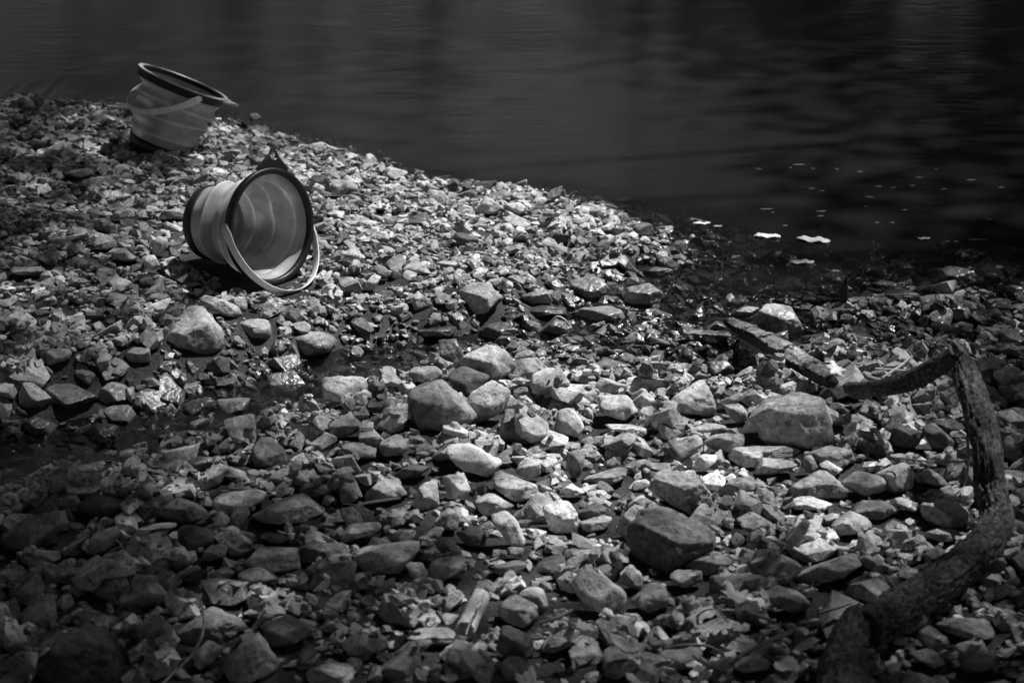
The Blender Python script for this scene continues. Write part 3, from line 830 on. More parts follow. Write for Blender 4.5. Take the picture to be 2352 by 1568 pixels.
    ex = float(wet)
    wt = wetness(P[:, 2], P[:, 0], P[:, 1], 0) if ex == 0 else np.maximum(wetness(P[:, 2], P[:, 0], P[:, 1], 0), ex * (.6 + .4 * sstep(-.2, .5, wave_noise(V0, r, 5))))
    # own streaks of lighter and darker stone
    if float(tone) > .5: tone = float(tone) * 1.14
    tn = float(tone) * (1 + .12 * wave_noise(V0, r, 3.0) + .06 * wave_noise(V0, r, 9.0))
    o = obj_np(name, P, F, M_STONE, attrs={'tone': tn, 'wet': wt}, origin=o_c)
    tag(o, label, {'boulder': 'boulder', 'rock': 'rock', 'stone': 'stone'}[name], STONE_GROUP)
    stamp(P)
    hero_centres.append((cu, cv, u1 - u0))
    if short.strip():
        landmarks.append((short.strip(), cu, cv))

hero_lines = [l for l in HEROES.strip().splitlines() if l.strip()]
for k, l in enumerate(hero_lines):
    hero_rock(l, k)
landmarks += [('the front bucket', 600, 520), ('the rear bucket', 410, 240), ('the split hollow stick', 1088, 1405),
              ('the peeling log', 1790, 800), ('the bark-covered branch', 2260, 1050)]

# ------------------------------------------------------------------ footprints of the other things, so that no stone grows through them
Block = np.zeros((HN, HM), bool)
def block_disc(x, y, rad):
    Block[(hX - x) ** 2 + (hY - y) ** 2 < rad * rad] = True
def block_line(pts, rad):
    for a, b in zip(pts[:-1], pts[1:]):
        n = max(2, int(np.linalg.norm(np.array(b)[:2] - np.array(a)[:2]) / .01))
        for f in np.linspace(0, 1, n):
            p = np.array(a)[:2] * (1 - f) + np.array(b)[:2] * f
            block_disc(p[0], p[1], rad)
for x, y, rad in BUCKET_FOOT:
    block_disc(x, y, rad)
for u, v in ((575, 612), (600, 635), (630, 652), (660, 662), (690, 660), (712, 645), (722, 615), (726, 585)):
    g_ = ground_hit(u, v, .02)
    block_disc(g_[0], g_[1], .016)
block_line([ground_hit(1690, 752), ground_hit(1925, 885)], .02)
block_line([ground_hit(1106, 1372, .015), ground_hit(1070, 1450, .015)], .02)

# ------------------------------------------------------------------ unit stones for the many
def polytope_mesh(N, D, bevel, cuts, r, jit):
    """Faceted stone: the solid {n.x<=d}, edges worn by a bevel, faces cut up and roughened."""
    import bmesh
    bm = bmesh.new()
    for n, d in zip(N, D):
        bm.verts.new(tuple(n / d))
    res = bmesh.ops.convex_hull(bm, input=list(bm.verts))
    pts = []
    for f in bm.faces:
        A = np.array([v.co[:] for v in f.verts])
        try: x = np.linalg.solve(A, np.ones(3))
        except np.linalg.LinAlgError: continue
        if np.linalg.norm(x) < 4: pts.append(x)
    bm.free()
    bm = bmesh.new()
    for x in pts: bm.verts.new(tuple(x))
    bmesh.ops.remove_doubles(bm, verts=list(bm.verts), dist=.03)
    res = bmesh.ops.convex_hull(bm, input=list(bm.verts))
    loose = [v for v in bm.verts if not v.link_faces]
    if loose: bmesh.ops.delete(bm, geom=loose, context='VERTS')
    bmesh.ops.dissolve_limit(bm, angle_limit=math.radians(4), verts=list(bm.verts), edges=list(bm.edges))
    if bevel:
        bmesh.ops.bevel(bm, geom=list(bm.edges), offset=bevel, segments=1, profile=.5, affect='EDGES', clamp_overlap=True)
    bmesh.ops.triangulate(bm, faces=list(bm.faces))
    if cuts:
        bmesh.ops.subdivide_edges(bm, edges=list(bm.edges), cuts=cuts, use_grid_fill=True)
        bmesh.ops.triangulate(bm, faces=list(bm.faces))
    bm.verts.ensure_lookup_table()
    bm.verts.index_update()
    V = np.array([v.co[:] for v in bm.verts])
    F = np.array([[v.index for v in f.verts] for f in bm.faces], dtype=np.int32)
    bm.free()
    rad = np.linalg.norm(V, axis=1)[:, None]
    U = V / np.maximum(rad, 1e-6)
    V = V * (1 + jit * wave_noise(U, r, 3.2)[:, None] + jit * .5 * wave_noise(U, r, 8)[:, None])
    return V, F

def unit_stone(lev, seed):
    r = np.random.default_rng(5000 + seed)
    K = int(r.integers(7, 11))
    # spread normals, one broad top and bottom
    N = [np.array((r.normal() * .22, r.normal() * .22, 1.0)), np.array((r.normal() * .2, r.normal() * .2, -1.0))]
    t0 = r.uniform(0, 6.28)
    for k in range(K):
        a = t0 + 2 * math.pi * k / K + r.normal() * .35
        N.append(np.array((math.cos(a), math.sin(a), r.normal() * .55)))
    for k in range(3):
        N.append(r.normal(size=3))
    N = np.array(N); N /= np.linalg.norm(N, axis=1)[:, None]
    D = r.uniform(.6, 1.0, len(N)); D[:2] = r.uniform(.55, .8, 2); D[-3:] = r.uniform(.72, .95, 3)
    round_ = r.uniform() < .28
    bev = {1: 0.0, 2: .15 if round_ else .06, 3: .14 if round_ else .055}[lev]
    P, F = polytope_mesh(N, D, bev, 0 if lev < 3 else 2, r, {1: 0, 2: .025, 3: .03}[lev])
    P = P - (P.max(0) + P.min(0)) / 2
    P /= np.abs(P).max(0)[None, :]
    return P, F
PROTO = {lev: [unit_stone(lev, s + 100 * lev) for s in range(26)] for lev in (1, 2, 3)}

placed = []      # (centre, axes matrix rows, half sizes, tone, proto)
def visible(x, y, mx=140, my=90):
    p = project((x, y, .03))[0]
    return -mx < p[0] < 2352 + mx and -260 < p[1] < 1568 + my

def channel(x, y):
    i = int((x - HX0) / HG); j = int((y - HY0) / HG)
    return float(CH[i, j]) if 0 <= i < HN and 0 <= j < HM else 0.0

def drop(x, y, a, b, c, yaw, limit=1.1, sink=.55, allow_taken=.15, ceiling=None):
    i0 = int((x - a - HX0) / HG); i1 = int((x + a - HX0) / HG) + 2
    j0 = int((y - a - HY0) / HG); j1 = int((y + a - HY0) / HG) + 2
    if i0 < 1 or j0 < 1 or i1 >= HN or j1 >= HM: return None
    xx = hX[i0:i1, j0:j1] - x; yy = hY[i0:i1, j0:j1] - y
    cs, sn = math.cos(yaw), math.sin(yaw)
    ex = (xx * cs + yy * sn) / a; ey = (-xx * sn + yy * cs) / b
    rr = ex * ex + ey * ey
    m = rr < 1
    n = m.sum()
    if n < 1:
        m = rr <= rr.min() + 1e-9; n = m.sum()
    if (Block[i0:i1, j0:j1] & m).any(): return None
    if (Taken[i0:i1, j0:j1] & m).sum() > allow_taken * n: return None
    h = Hmap[i0:i1, j0:j1]
    hm = h[m]
    if n > 8:
        A = np.stack([xx[m], yy[m], np.ones(n)], 1)
        co, *_ = np.linalg.lstsq(A, hm, rcond=None)
        sx, sy = np.clip(co[:2], -.6, .6)
    else:
        sx = sy = 0.0
    res = hm - sx * xx[m] - sy * yy[m]
    if res.max() - res.min() > limit * (2 * c + .3 * a): return None
    sx += rng.normal() * .15; sy += rng.normal() * .15
    zc = np.percentile(res, 62) + c * sink
    nrm = np.array((-sx, -sy, 1.0)); nrm /= np.linalg.norm(nrm)
    if ceiling is not None and zc + c > ceiling: return None
    xa = np.array((cs, sn, 0.0)); xa -= nrm * (xa @ nrm); xa /= np.linalg.norm(xa)
    ya = np.cross(nrm, xa)
    top = zc + sx * xx + sy * yy + c * .8 * np.sqrt(np.clip(1 - rr * .8, 0, 1))
    h[m] = np.maximum(h[m], top[m])
    return np.array((x, y, zc)), np.stack([xa, ya, nrm]), (i0, i1, j0, j1, m)

def pick_tone(y):
    v = rng.choice([.14, .22, .30, .37, .45, .53, .60], p=[.11, .15, .18, .22, .18, .11, .05])
    return float(v * rng.uniform(.85, 1.15))

def rand_xy():
    """Even over the ground in view and a strip beside it."""
    while True:
        y = rng.uniform(2.25, 6.75)
        hw = .262 * y + .38
        x = rng.uniform(-hw, hw)
        if rng.uniform() < (hw / 2.15):
            return x, y

def depth_of_water(x, y):
    i = int((x - HX0) / HG); j = int((y - HY0) / HG)
    if 0 <= i < HN and 0 <= j < HM: return -H0[i, j]
    return 9

def field_scale(x, y):
    """Pebbles are finer high on the far bank, coarser by the channel and in front."""
    return .72 if (y > 3.75 and x < .35) else 1.0

extras = []
tries = 0
while len(extras) < 128 and tries < 6000:
    tries += 1
    x, y = rand_xy()
    if depth_of_water(x, y) > .06 or not visible(x, y, -20, -20): continue
    fs = field_scale(x, y)
    a = rng.uniform(.028, .052) * fs; b = a * rng.uniform(.55, .9); c = a * rng.uniform(.28, .6)
    d = drop(x, y, a, b, c, rng.uniform(0, 6.28), .95, .5, .06)
    if d is None: continue
    extras.append((d[0], d[1], (a, b, c), pick_tone(y), int(rng.integers(26))))
    i0, i1, j0, j1, m = d[2]
    Taken[i0:i1, j0:j1] |= m & (np.abs(hX[i0:i1, j0:j1] - x) < a * .7)

def tone_word(v): return 'dark' if v < .2 else ('mid-grey' if v < .33 else ('light-grey' if v < .43 else 'pale'))
def shape_word(h):
    a, b, c = h
    if c / a < .4: return 'flat'
    if b / a < .66: return 'elongated'
    if c / a > .55: return 'chunky'
    return 'angular'
used_labels = {}
def extra_label(u, v, tone, half):
    base = '%s %s stone' % (tone_word(tone), shape_word(half))
    order = sorted(landmarks, key=lambda L: math.hypot(L[1] - u, L[2] - v))
    def rel(L):
        dx, dy = u - L[1], v - L[2]
        if abs(dx) > 1.1 * abs(dy): return ('just right of ' if dx > 0 else 'just left of ') + L[0]
        return ('just in front of ' if dy > 0 else 'just behind ') + L[0]
    for i in range(4):
        s = base + ' ' + rel(order[i])
        if s not in used_labels: return s
    for i in range(3):
        for j in range(i + 1, 5):
            s = base + ' between ' + order[i][0] + ' and ' + order[j][0]
            if s not in used_labels and len(s.split()) <= 16: return s
    for sz in ('small ', 'smallish ', 'little ', 'modest '):
        s = sz + base + ' ' + rel(order[0])
        if s not in used_labels: return s
    return base + ' among the loose stones'

for cen, axm, half, tone, pi in extras:
    V, F = PROTO[3][pi]
    P = (V * np.array(half)) @ axm + cen
    u, v, _ = project(cen)[0]
    lab = extra_label(u, v, tone, half); used_labels[lab] = 1
    o_c = cen.copy(); o_c[2] = P[:, 2].min()
    o = obj_np('stone', P, F, M_STONE, attrs={'tone': np.full(len(P), tone) * (1 + .1 * wave_noise(V, rng, 3)), 'wet': wetness(P[:, 2], P[:, 0], P[:, 1])}, origin=o_c)
    tag(o, lab, 'stone', STONE_GROUP)

def scatter(n, lo, hi, limit, sink, taken, depth, bias=1.6, stray=.06, near=None):
    out = []
    for _ in range(n):
        x, y = rand_xy()
        if near is not None and channel(x, y) < near: continue
        if depth_of_water(x, y) > depth or not visible(x, y): continue
        fs = field_scale(x, y)
        a = (lo + (hi - lo) * rng.uniform() ** bias) * fs
        b = a * rng.uniform(.48, .9); c = a * (rng.uniform(.24, .52) if a > .014 else rng.uniform(.35, .7))
        ceil_ = None
        if rng.uniform() > stray and (depth_of_water(x, y) > -.003 or channel(x, y) > .8):
            ceil_ = max(.005 if a > .009 else -.001, -depth_of_water(x, y) + (.022 if a > .009 else .015))
            if depth_of_water(x, y) > .012 and rng.uniform() < .72: ceil_ = -.003
        d = drop(x, y, a, b, c, rng.uniform(0, 6.28), limit, sink, taken, ceil_)
        if d is None: continue
        out.append((d[0], d[1], (a, b, c), pick_tone(y), int(rng.integers(26))))
    return out

mids = scatter(16000, .0135, .042, 1.35, .42, .14, .16, 1.9)
mids += scatter(12000, .010, .026, 1.8, .3, .14, .16, 1.5, .03, .2)
smalls = scatter(15000, .007, .014, 1.8, .45, .35, .12)
smalls += scatter(14000, .006, .012, 2.5, .4, .4, .12, 1.5, .03, .15)
grit = scatter(9000, .0035, .008, 3.0, .5, .7, .03)
def fill_bare(n, lo, hi, taken):
    """Small stones dropped where the silt still shows between the others."""
    out = []
    for rep in range(3):
        bare = ((Hmap - H0) < .002) & ~Taken & ~Block & (H0 > -.06)
        ii, jj = np.nonzero(bare)
        pk = rng.permutation(len(ii))[:n]
        for q in pk:
            i, j = ii[q], jj[q]
            if Hmap[i, j] - H0[i, j] > .002: continue
            x = hxs[i] + rng.uniform(-.5, .5) * HG; y = hys[j] + rng.uniform(-.5, .5) * HG
            if abs(x) > .262 * y + .35 or not visible(x, y, 120, 60): continue
            a = lo + (hi - lo) * rng.uniform() ** 1.6
            d = drop(x, y, a, a * rng.uniform(.55, .9), a * rng.uniform(.3, .6), rng.uniform(0, 6.28), 2.2, .35, taken, max(-.001, H0[i, j] + .020))
            if d is not None:
                out.append((d[0], d[1], (a, a * rng.uniform(.55, .9), a * rng.uniform(.3, .6)), pick_tone(y), int(rng.integers(26))))
    return out
mids += fill_bare(3500, .009, .022, .3)
smalls += fill_bare(6000, .005, .011, .6)
def join_stones(lst, name, label, lev_of):
    VV = []; FF = []; TT = []; off = 0
    for cen, axm, half, tone, pi in lst:
        V, F = PROTO[lev_of(cen, half)][pi]
        P = (V * np.array(half)) @ axm + cen
        VV.append(P); FF.append(F + off); off += len(P)
        TT.append(np.full(len(P), tone))
    V = np.vstack(VV)
    wt = wetness(V[:, 2], V[:, 0], V[:, 1])
    o = obj_np(name, V, np.vstack(FF), M_STONE, attrs={'tone': np.concatenate(TT), 'wet': wt}, smooth=False)
    tag(o, label, None, None, 'stuff')
    return len(o.data.polygons)
def lev_mid(cen, half):
    return 2
n1 = join_stones(mids, 'pebbles', 'loose grey pebbles and cobbles covering the whole shore', lev_mid)
n2 = join_stones(smalls, 'shingle', 'small grey shingle filling the gaps between the stones', lambda c, h: 1)
n3 = join_stones(grit, 'gravel', 'fine gravel lying between the stones', lambda c, h: 1)
# ------------------------------------------------------------------ buckets
def lathe(profile, n=72, warp=None, closed=False):
    pr = np.array(profile)
    th = np.linspace(0, 2 * math.pi, n, endpoint=False)
    R = pr[:, 0][None, :]; Z = pr[:, 1][None, :]
    T = th[:, None] + 0 * R
    Rr = R + 0 * T; Zz = Z + 0 * T
    if warp is not None: Rr, Zz = warp(T, Rr, Zz)
    V = np.stack([Rr * np.cos(T), Rr * np.sin(T), Zz], -1).reshape(-1, 3)
    return V, grid_faces(n, len(pr), wrap_u=True, wrap_v=closed)

def smooth_profile(pts, n=90):
    pts = np.array(pts, float)
    d = np.r_[0, np.cumsum(np.hypot(*np.diff(pts, axis=0).T))]
    s = np.linspace(0, d[-1], n)
    x = np.interp(s, d, pts[:, 0]); y = np.interp(s, d, pts[:, 1])
    k = np.array([1, 2, 1.]) / 4
    for _ in range(2):
        xp = np.r_[x[0], x, x[-1]]; yp = np.r_[y[0], y, y[-1]]
        x = np.convolve(xp, k, 'valid'); y = np.convolve(yp, k, 'valid')
    return np.stack([x, y], 1)

def sweep(path, prof_u, prof_v, U, Wd, closed_ends=True):
    """Sweep a closed cross-section (prof_u along U[i], prof_v along Wd[i])."""
    path = np.asarray(path)
    n, m = len(path), len(prof_u[0]) if np.ndim(prof_u) == 2 else len(prof_u)
    V = []
    for i in range(n):
        pu = prof_u[i] if np.ndim(prof_u) == 2 else prof_u
        pv = prof_v[i] if np.ndim(prof_v) == 2 else prof_v
        V.append(path[i] + np.outer(pu, U[i]) + np.outer(pv, Wd[i]))
    return np.vstack(V), grid_faces(n, m, wrap_v=True)

def cap_fan(V, F, n, m):
    """Close a swept tube with quads towards end centres (degenerate-free triangles as quads)."""
    c0 = V[:m].mean(0); c1 = V[-m:].mean(0)
    i0 = len(V); V = np.vstack([V, c0, c1])
    tri = []
    for k in range(0, m, 2):
        tri.append((k, (k + 1) % m, (k + 2) % m, i0))
        b = (n - 1) * m
        tri.append((b + (k + 2) % m, b + (k + 1) % m, b + k, i0 + 1))
    return V, np.vstack([F, np.array(tri)])

def make_bucket(label, centre_base, M, profile, warp, handle_dir, handle_len, tab_len, creases, pivot_rot=0.0, lip=False):
    """Local frame: z to the mouth, x to the hang tab, y along the handle pivots; origin at the foot."""
    root = empty('bucket', centre_base)
    root.rotation_mode = 'QUATERNION'
    root.rotation_quaternion = Matrix(M.tolist()).to_quaternion()
    tag(root, label, 'bucket', 'collapsible beach buckets')
    RR = .12
    # wall: outer and inner skin in one closed shell
    pr = smooth_profile(profile, 140)
    tck = .0028
    tg_ = np.gradient(pr, axis=0); tg_ /= np.linalg.norm(tg_, axis=1)[:, None]
    inner = (pr + tck * np.stack([-tg_[:, 1], tg_[:, 0]], 1))[::-1]
    inner[:, 0] = np.maximum(inner[:, 0], .0004)
    V, F = lathe(np.vstack([pr, inner]), 96, warp, closed=True)
    T_v = np.arctan2(V[:, 1], V[:, 0])
    cr_ = sum(np.exp(-((V[:, 2] - z0 - a1 * np.sin(T_v + ph) - a2 * np.abs(np.sin(1.5 * T_v + ph))) / .0026) ** 2) for z0, a1, a2, ph in creases)
    obj_np('wall', V, F, M_SILI, root, {'crease': cr_})
    # foot: dark cup closing the bottom
    r0 = profile[2][0]
    cup = [(.0005, .0), (r0 * .6, .0), (r0 * .93, .001), (r0 + .003, .005), (r0 + .0045, .012), (r0 + .0045, .026), (r0 + .002, .029),
           (r0 + .0008, .029), (r0 - .0005, .024), (r0 - .003, .0075), (r0 * .6, .007), (.0005, .007)]
    V, F = lathe(cup, 72)
    obj_np('foot', V, F, M_RUBBER, root)
    # rim band with a rolled lip
    h = BH
    band = [(RR - .006, h - .020), (RR + .001, h - .0205), (RR + .0025, h - .018), (RR + .0035, h - .006), (RR + .006, h - .004), (RR + .0068, h - .0015),
            (RR + .006, h + .001), (RR + .002, h + .002), (RR - .004, h + .0015), (RR - .0065, h - .001), (RR - .0065, h - .012)]
    V, F = lathe(band, 96, closed=True)
    rim = obj_np('rim', V, F, M_RUBBER, root)
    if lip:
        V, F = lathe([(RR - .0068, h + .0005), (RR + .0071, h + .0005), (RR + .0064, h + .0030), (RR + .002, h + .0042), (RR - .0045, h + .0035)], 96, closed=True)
        obj_np('lip', V, F, M_LIP, rim)  # separate ring whose pale colour stands in for skylight on the lip
    # hang tab: triangular plate with a hole
    n = 48
    hc = np.array((RR + .004 + tab_len * .62, 0.0))
    th = np.linspace(0, 2 * math.pi, n, endpoint=False)
    hole = hc + .0075 * np.stack([np.cos(th), np.sin(th)], 1) * np.array((1, 1.25))
    tri = np.array([(RR - .001, -.052), (RR + .001, .052), (RR + .002 + tab_len * .74, .011), (RR + .004 + tab_len * .93, .006),
                    (RR + .004 + tab_len, 0.0), (RR + .004 + tab_len * .93, -.006), (RR + .002 + tab_len * .74, -.011)])
    def hit(d):
        best = 1e9
        for a in range(len(tri)):
            A, B = tri[a], tri[(a + 1) % len(tri)]
            e = B - A
            den = d[0] * e[1] - d[1] * e[0]
            if abs(den) < 1e-12: continue
            w_ = A - hc
            t = (w_[0] * e[1] - w_[1] * e[0]) / den
            s = (w_[0] * d[1] - w_[1] * d[0]) / den
            if t > 1e-6 and -1e-6 <= s <= 1 + 1e-6: best = min(best, t)
        return best
    outer = np.array([hc + hit(np.array((math.cos(a), math.sin(a)))) * np.array((math.cos(a), math.sin(a))) for a in th])
    rings = []
    for ring, z in ((hole, h - .006), (outer, h - .006), (outer, h - .001), (hole + (hole - hc) * .25, h + .0005), (hole, h - .0015)):
        rings.append(np.column_stack([ring, np.full(n, z)]))
    V = np.stack(rings, 1).reshape(-1, 3)
    F = grid_faces(n, 5, wrap_u=True, wrap_v=True)
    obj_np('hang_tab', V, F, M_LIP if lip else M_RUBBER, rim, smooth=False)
    # handle: flat strap, semi-elliptic, hung on two pivots
    pa = np.array((-math.sin(pivot_rot), math.cos(pivot_rot), 0.0))
    px_ = np.array((math.cos(pivot_rot), math.sin(pivot_rot), 0.0))
    hd = np.asarray(handle_dir, float); hd = hd - pa * (hd @ pa); hd /= np.linalg.norm(hd)
    rp = RR + .008
    zc = h - .012
    n = 72
    a = np.linspace(0, math.pi, n)
    ex = 1.0
    path = np.stack([np.array((0, 0, zc)) + pa * rp * math.cos(t) + hd * handle_len * math.sin(t) ** .86 for t in a])
    nrm = np.cross(pa, hd)
    U = []; Wd = []
    tw = np.linspace(0, 1, n)
    PU = []; PV = []
    for i in range(n):
        tg = path[min(i + 1, n - 1)] - path[max(i - 1, 0)]; tg /= np.linalg.norm(tg)
        s = np.cross(tg, nrm); s /= np.linalg.norm(s)
        U.append(nrm); Wd.append(s)
        k = np.linspace(0, 2 * math.pi, 16, endpoint=False)
        e = min(i, n - 1 - i) / 5.0
        wd = .0092 if e > 1 else .0092 * (1.35 - .35 * e)
        tk = .0019 if e > 1 else .0019 * (1.9 - .9 * e)
        if e < .4: wd *= .8
        cu = np.sign(np.cos(k)) * np.abs(np.cos(k)) ** .6 * wd
        cvv = np.sign(np.sin(k)) * np.abs(np.sin(k)) ** .6 * tk
        mid = math.exp(-((i / (n - 1) - .72) / .012) ** 2) * .0035
        PU.append(cu); PV.append(cvv + mid * (np.sin(k) > 0))
    V, F = sweep(path, np.array(PU), np.array(PV), np.array(U), np.array(Wd))
    V, F = cap_fan(V, F, n, 16)
    hnd = obj_np('handle', V, F, M_HANDLE, root)
    for sgn in (1, -1):
        k = [(.0003, -.002), (.0075, -.002), (.0085, 0), (.0085, .003), (.006, .0055), (.0003, .0062)]
        V, F = lathe(k, 24)
        V = np.outer(V[:, 0], px_) + np.outer(sgn * (rp - .003 + V[:, 2]), pa) + np.outer(zc + V[:, 1], (0, 0, 1.0))
        obj_np('pivot_button', V, F if sgn > 0 else F[:, ::-1], M_HANDLE, root)
    return root

# front bucket: half collapsed, so the wall waists in and dents
F_PROFILE = [(.0006, .0095), (.06, .0095), (.0785, .012), (.080, .030), (.0835, .055), (.087, .072), (.0845, .084), (.083, .092), (.0915, .112), (.098, .135), (.106, .158), (.115, .178), (.116, .190)]
F_CREASE = [(.058, .008, .006, .3), (.102, .010, .008, 1.9), (.146, .009, .006, 3.4)]
def f_warp(T, R, Z):
    R = R - .013 * np.exp(-((Z - .088 - .008 * np.sin(T + .5)) / .017) ** 2) * (.5 + .5 * np.cos(T - 2.0))
    R = R - .009 * np.exp(-((Z - .128) / .022) ** 2) * np.maximum(0, np.sin(2.0 * T + .4)) ** 2
    R = R + .0035 * np.sin(3 * T + 1) * np.sin(math.pi * np.clip((Z - .02) / .15, 0, 1))
    # accordion creases: raised folds with a sharp edge, seen inside as pale arcs
    for z0, a1, a2, ph in F_CREASE:
        zz = Z - z0 - a1 * np.sin(T + ph) - a2 * np.abs(np.sin(1.5 * T + ph))
        R = R + .0075 * np.exp(-np.abs(zz) / .006) - .0045 * np.exp(-((zz - .016) / .009) ** 2)
    return R, Z
FM = frame_from_axis(FAX, FTAB)
# where the loop of the handle rests on the stones
hm_world = cam_dir(672, 640, .22, -.98, .35)
hloc = FM.T @ hm_world; hloc[1] = 0
front = make_bucket('pale collapsible bucket lying on its side, dark open mouth facing right, handle on the stones',
                    FRIM - FAX * BH, FM, F_PROFILE, f_warp, hloc, .152, .046, F_CREASE)

R_PROFILE = [(.0006, .0095), (.06, .0095), (.0785, .012), (.081, .030), (.085, .050), (.0865, .056), (.0905, .064), (.096, .090), (.0985, .098), (.0965, .104), (.1035, .128), (.108, .136), (.1055, .142), (.113, .165), (.116, .180), (.116, .190)]
R_CREASE = [(.052, .004, .003, .6), (.096, .006, .004, 2.2), (.140, .004, .003, 4.0)]
def r_warp(T, R, Z):
    c = np.cos(T - math.pi)
    R = R + .017 * np.exp(-((Z - .095) / .030) ** 2) * np.maximum(0, c) ** 3
    R = R - .015 * np.exp(-((Z - .148) / .016) ** 2) * np.maximum(0, np.cos(T - math.pi + .4)) ** 2
    for z0, a1, a2, ph in R_CREASE:
        zz = Z - z0 - a1 * np.sin(T + ph) - a2 * np.abs(np.sin(1.5 * T + ph))
        R = R + .0085 * np.exp(-np.abs(zz) / .0075) - .0070 * np.exp(-((zz - .019) / .010) ** 2)
    R = R + .0025 * np.sin(3 * T + .6) * np.sin(math.pi * np.clip((Z - .02) / .15, 0, 1))
    return R, Z
RM = frame_from_axis(RAX, RTAB)
hr_world = cam_dir(330, 250, -.86, -.48, .50)
hrl = RM.T @ hr_world
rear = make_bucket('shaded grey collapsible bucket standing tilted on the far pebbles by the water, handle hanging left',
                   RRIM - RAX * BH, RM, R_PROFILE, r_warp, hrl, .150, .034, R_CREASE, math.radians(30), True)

# ------------------------------------------------------------------ driftwood
def spline(pts, n):
    pts = np.asarray(pts, float)
    m = len(pts)
    d = np.r_[0, np.cumsum(np.linalg.norm(np.diff(pts, axis=0), axis=1))]
    s = np.linspace(0, d[-1], n)
    out = np.zeros((n, pts.shape[1]))
    for i, x in enumerate(s):
        k = min(max(int(np.searchsorted(d, x, 'right')) - 1, 0), m - 2)
        t = (x - d[k]) / max(d[k + 1] - d[k], 1e-9)
        p0, p1, p2, p3 = pts[max(k - 1, 0)], pts[k], pts[k + 1], pts[min(k + 2, m - 1)]
        out[i] = .5 * ((2 * p1) + (p2 - p0) * t + (2 * p0 - 5 * p1 + 4 * p2 - p3) * t * t + (3 * p1 - p0 - 3 * p2 + p3) * t ** 3)
    return out

def tube_frames(path):
    T = np.gradient(path, axis=0); T /= np.linalg.norm(T, axis=1)[:, None]
    ref = np.array((0.13, .21, .97))
    U = []; u = np.cross(T[0], ref); u /= np.linalg.norm(u)
    for t in T:
        u = u - t * (u @ t); u /= np.linalg.norm(u); U.append(u)
    U = np.array(U)
    return T, U, np.cross(T, U)

def bark_tube(path, radii, m, seed, ridge=.15, fr=9.0, lf=2.7, rag=0.0):
    """Tube whose bark is real relief: long plates parted by grooves."""
    n = len(path)
    T, U, W = tube_frames(path)
    r = np.random.default_rng(seed)
    d = np.r_[0, np.cumsum(np.linalg.norm(np.diff(path, axis=0), axis=1))]
    th = np.linspace(0, 2 * math.pi, m, endpoint=False)
    V = np.zeros((n, m, 3)); G = np.zeros((n, m))
    for i in range(n):
        for j in range(m):
            cx, sx = math.cos(th[j]), math.sin(th[j])
            p = Vector((cx * fr * .5, sx * fr * .5, d[i] * fr * lf + seed))
            nz = mnoise.noise(p)
            nz2 = mnoise.noise(p * 2.7 + Vector((7, 3, 1)))
            g = max(0.0, 1 - abs(nz) * 5.5) * .8 + max(0.0, 1 - abs(nz2) * 5.0) * .4
            g = min(g, 1.0)
            lump = mnoise.noise(Vector((cx * 1.2, sx * 1.2, d[i] * 9 + seed)))
            rr = radii[i] * (1 + .10 * lump + .05 * nz2 - ridge * g)
            if rag and (i < 3 or i > n - 4): rr *= 1 - rag * abs(mnoise.noise(Vector((cx * 4, sx * 4, i + seed))))
            V[i, j] = path[i] + rr * (cx * U[i] + sx * W[i]); G[i, j] = g
    V = V.reshape(-1, 3); G = G.ravel()
    F = grid_faces(n, m, wrap_v=True)
    V, F = cap_fan(V, F, n, m)
    return V, F, np.r_[G, .3, .3]

def px_path(lst):
    """(u, v, height above ground, radius in frame px) -> points and radii."""
    P = []; R = []
    for u, v, h, rp in lst:
        g = ground_hit(u, v, h)
        P.append(g); R.append(rp * float((g - CAM) @ FW) / FPX)
    return np.array(P), np.array(R)

P, R = px_path([(2196, 806, .20, 24), (2222, 872, .185, 32), (2252, 960, .155, 36), (2268, 1050, .115, 36), (2272, 1120, .08, 38), (2290, 1190, .05, 42), (2262, 1254, .04, 44),
                (2190, 1315, .04, 46), (2110, 1372, .045, 48), (2035, 1418, .05, 50), (1985, 1446, .055, 50)])
pts = spline(np.column_stack([P, R]), 300)
Vb, Fb, Gb = bark_tube(pts[:, :3], pts[:, 3], 64, 3, .2)
br = empty('driftwood_branch', P[6])
tag(br, 'crooked bark-covered branch arching over the stones at the right and bottom right', 'branch')
def child(name, V, F, mat, root, attrs=None, smooth=True):
    o = obj_np(name, np.asarray(V) - np.array(root.location), F, mat, root, attrs, smooth)
    return o
child('stem', Vb, Fb, M_BARK, br, {'groove': Gb})
P2, R2 = px_path([(2195, 812, .205, 22), (2160, 838, .18, 24), (2110, 866, .145, 25), (2050, 886, .11, 22), (1990, 893, .08, 18), (1948, 890, .06, 14)])
pts = spline(np.column_stack([P2, R2]), 90)
V, F, G = bark_tube(pts[:, :3], pts[:, 3], 34, 11, .10)
child('side_limb', V, F, M_BARK, br, {'groove': G})
P3, R3 = px_path([(1978, 1425, .055, 44), (1950, 1470, .05, 47), (1936, 1530, .045, 49), (1928, 1600, .04, 49), (1925, 1660, .04, 48)])
pts = spline(np.column_stack([P3, R3]), 70)
V, F, G = bark_tube(pts[:, :3], pts[:, 3], 56, 23, .18)
child('lower_stub', V, F, M_STUB, br, {'groove': G})
P4, R4 = px_path([(2205, 812, .21, 12), (2194, 796, .225, 9), (2188, 785, .235, 4)])
pts = spline(np.column_stack([P4, R4]), 20)
V, F, G = bark_tube(pts[:, :3], pts[:, 3], 20, 29, .25, rag=.5)
child('broken_tip', V, F, M_WOOD, br, {'groove': G})
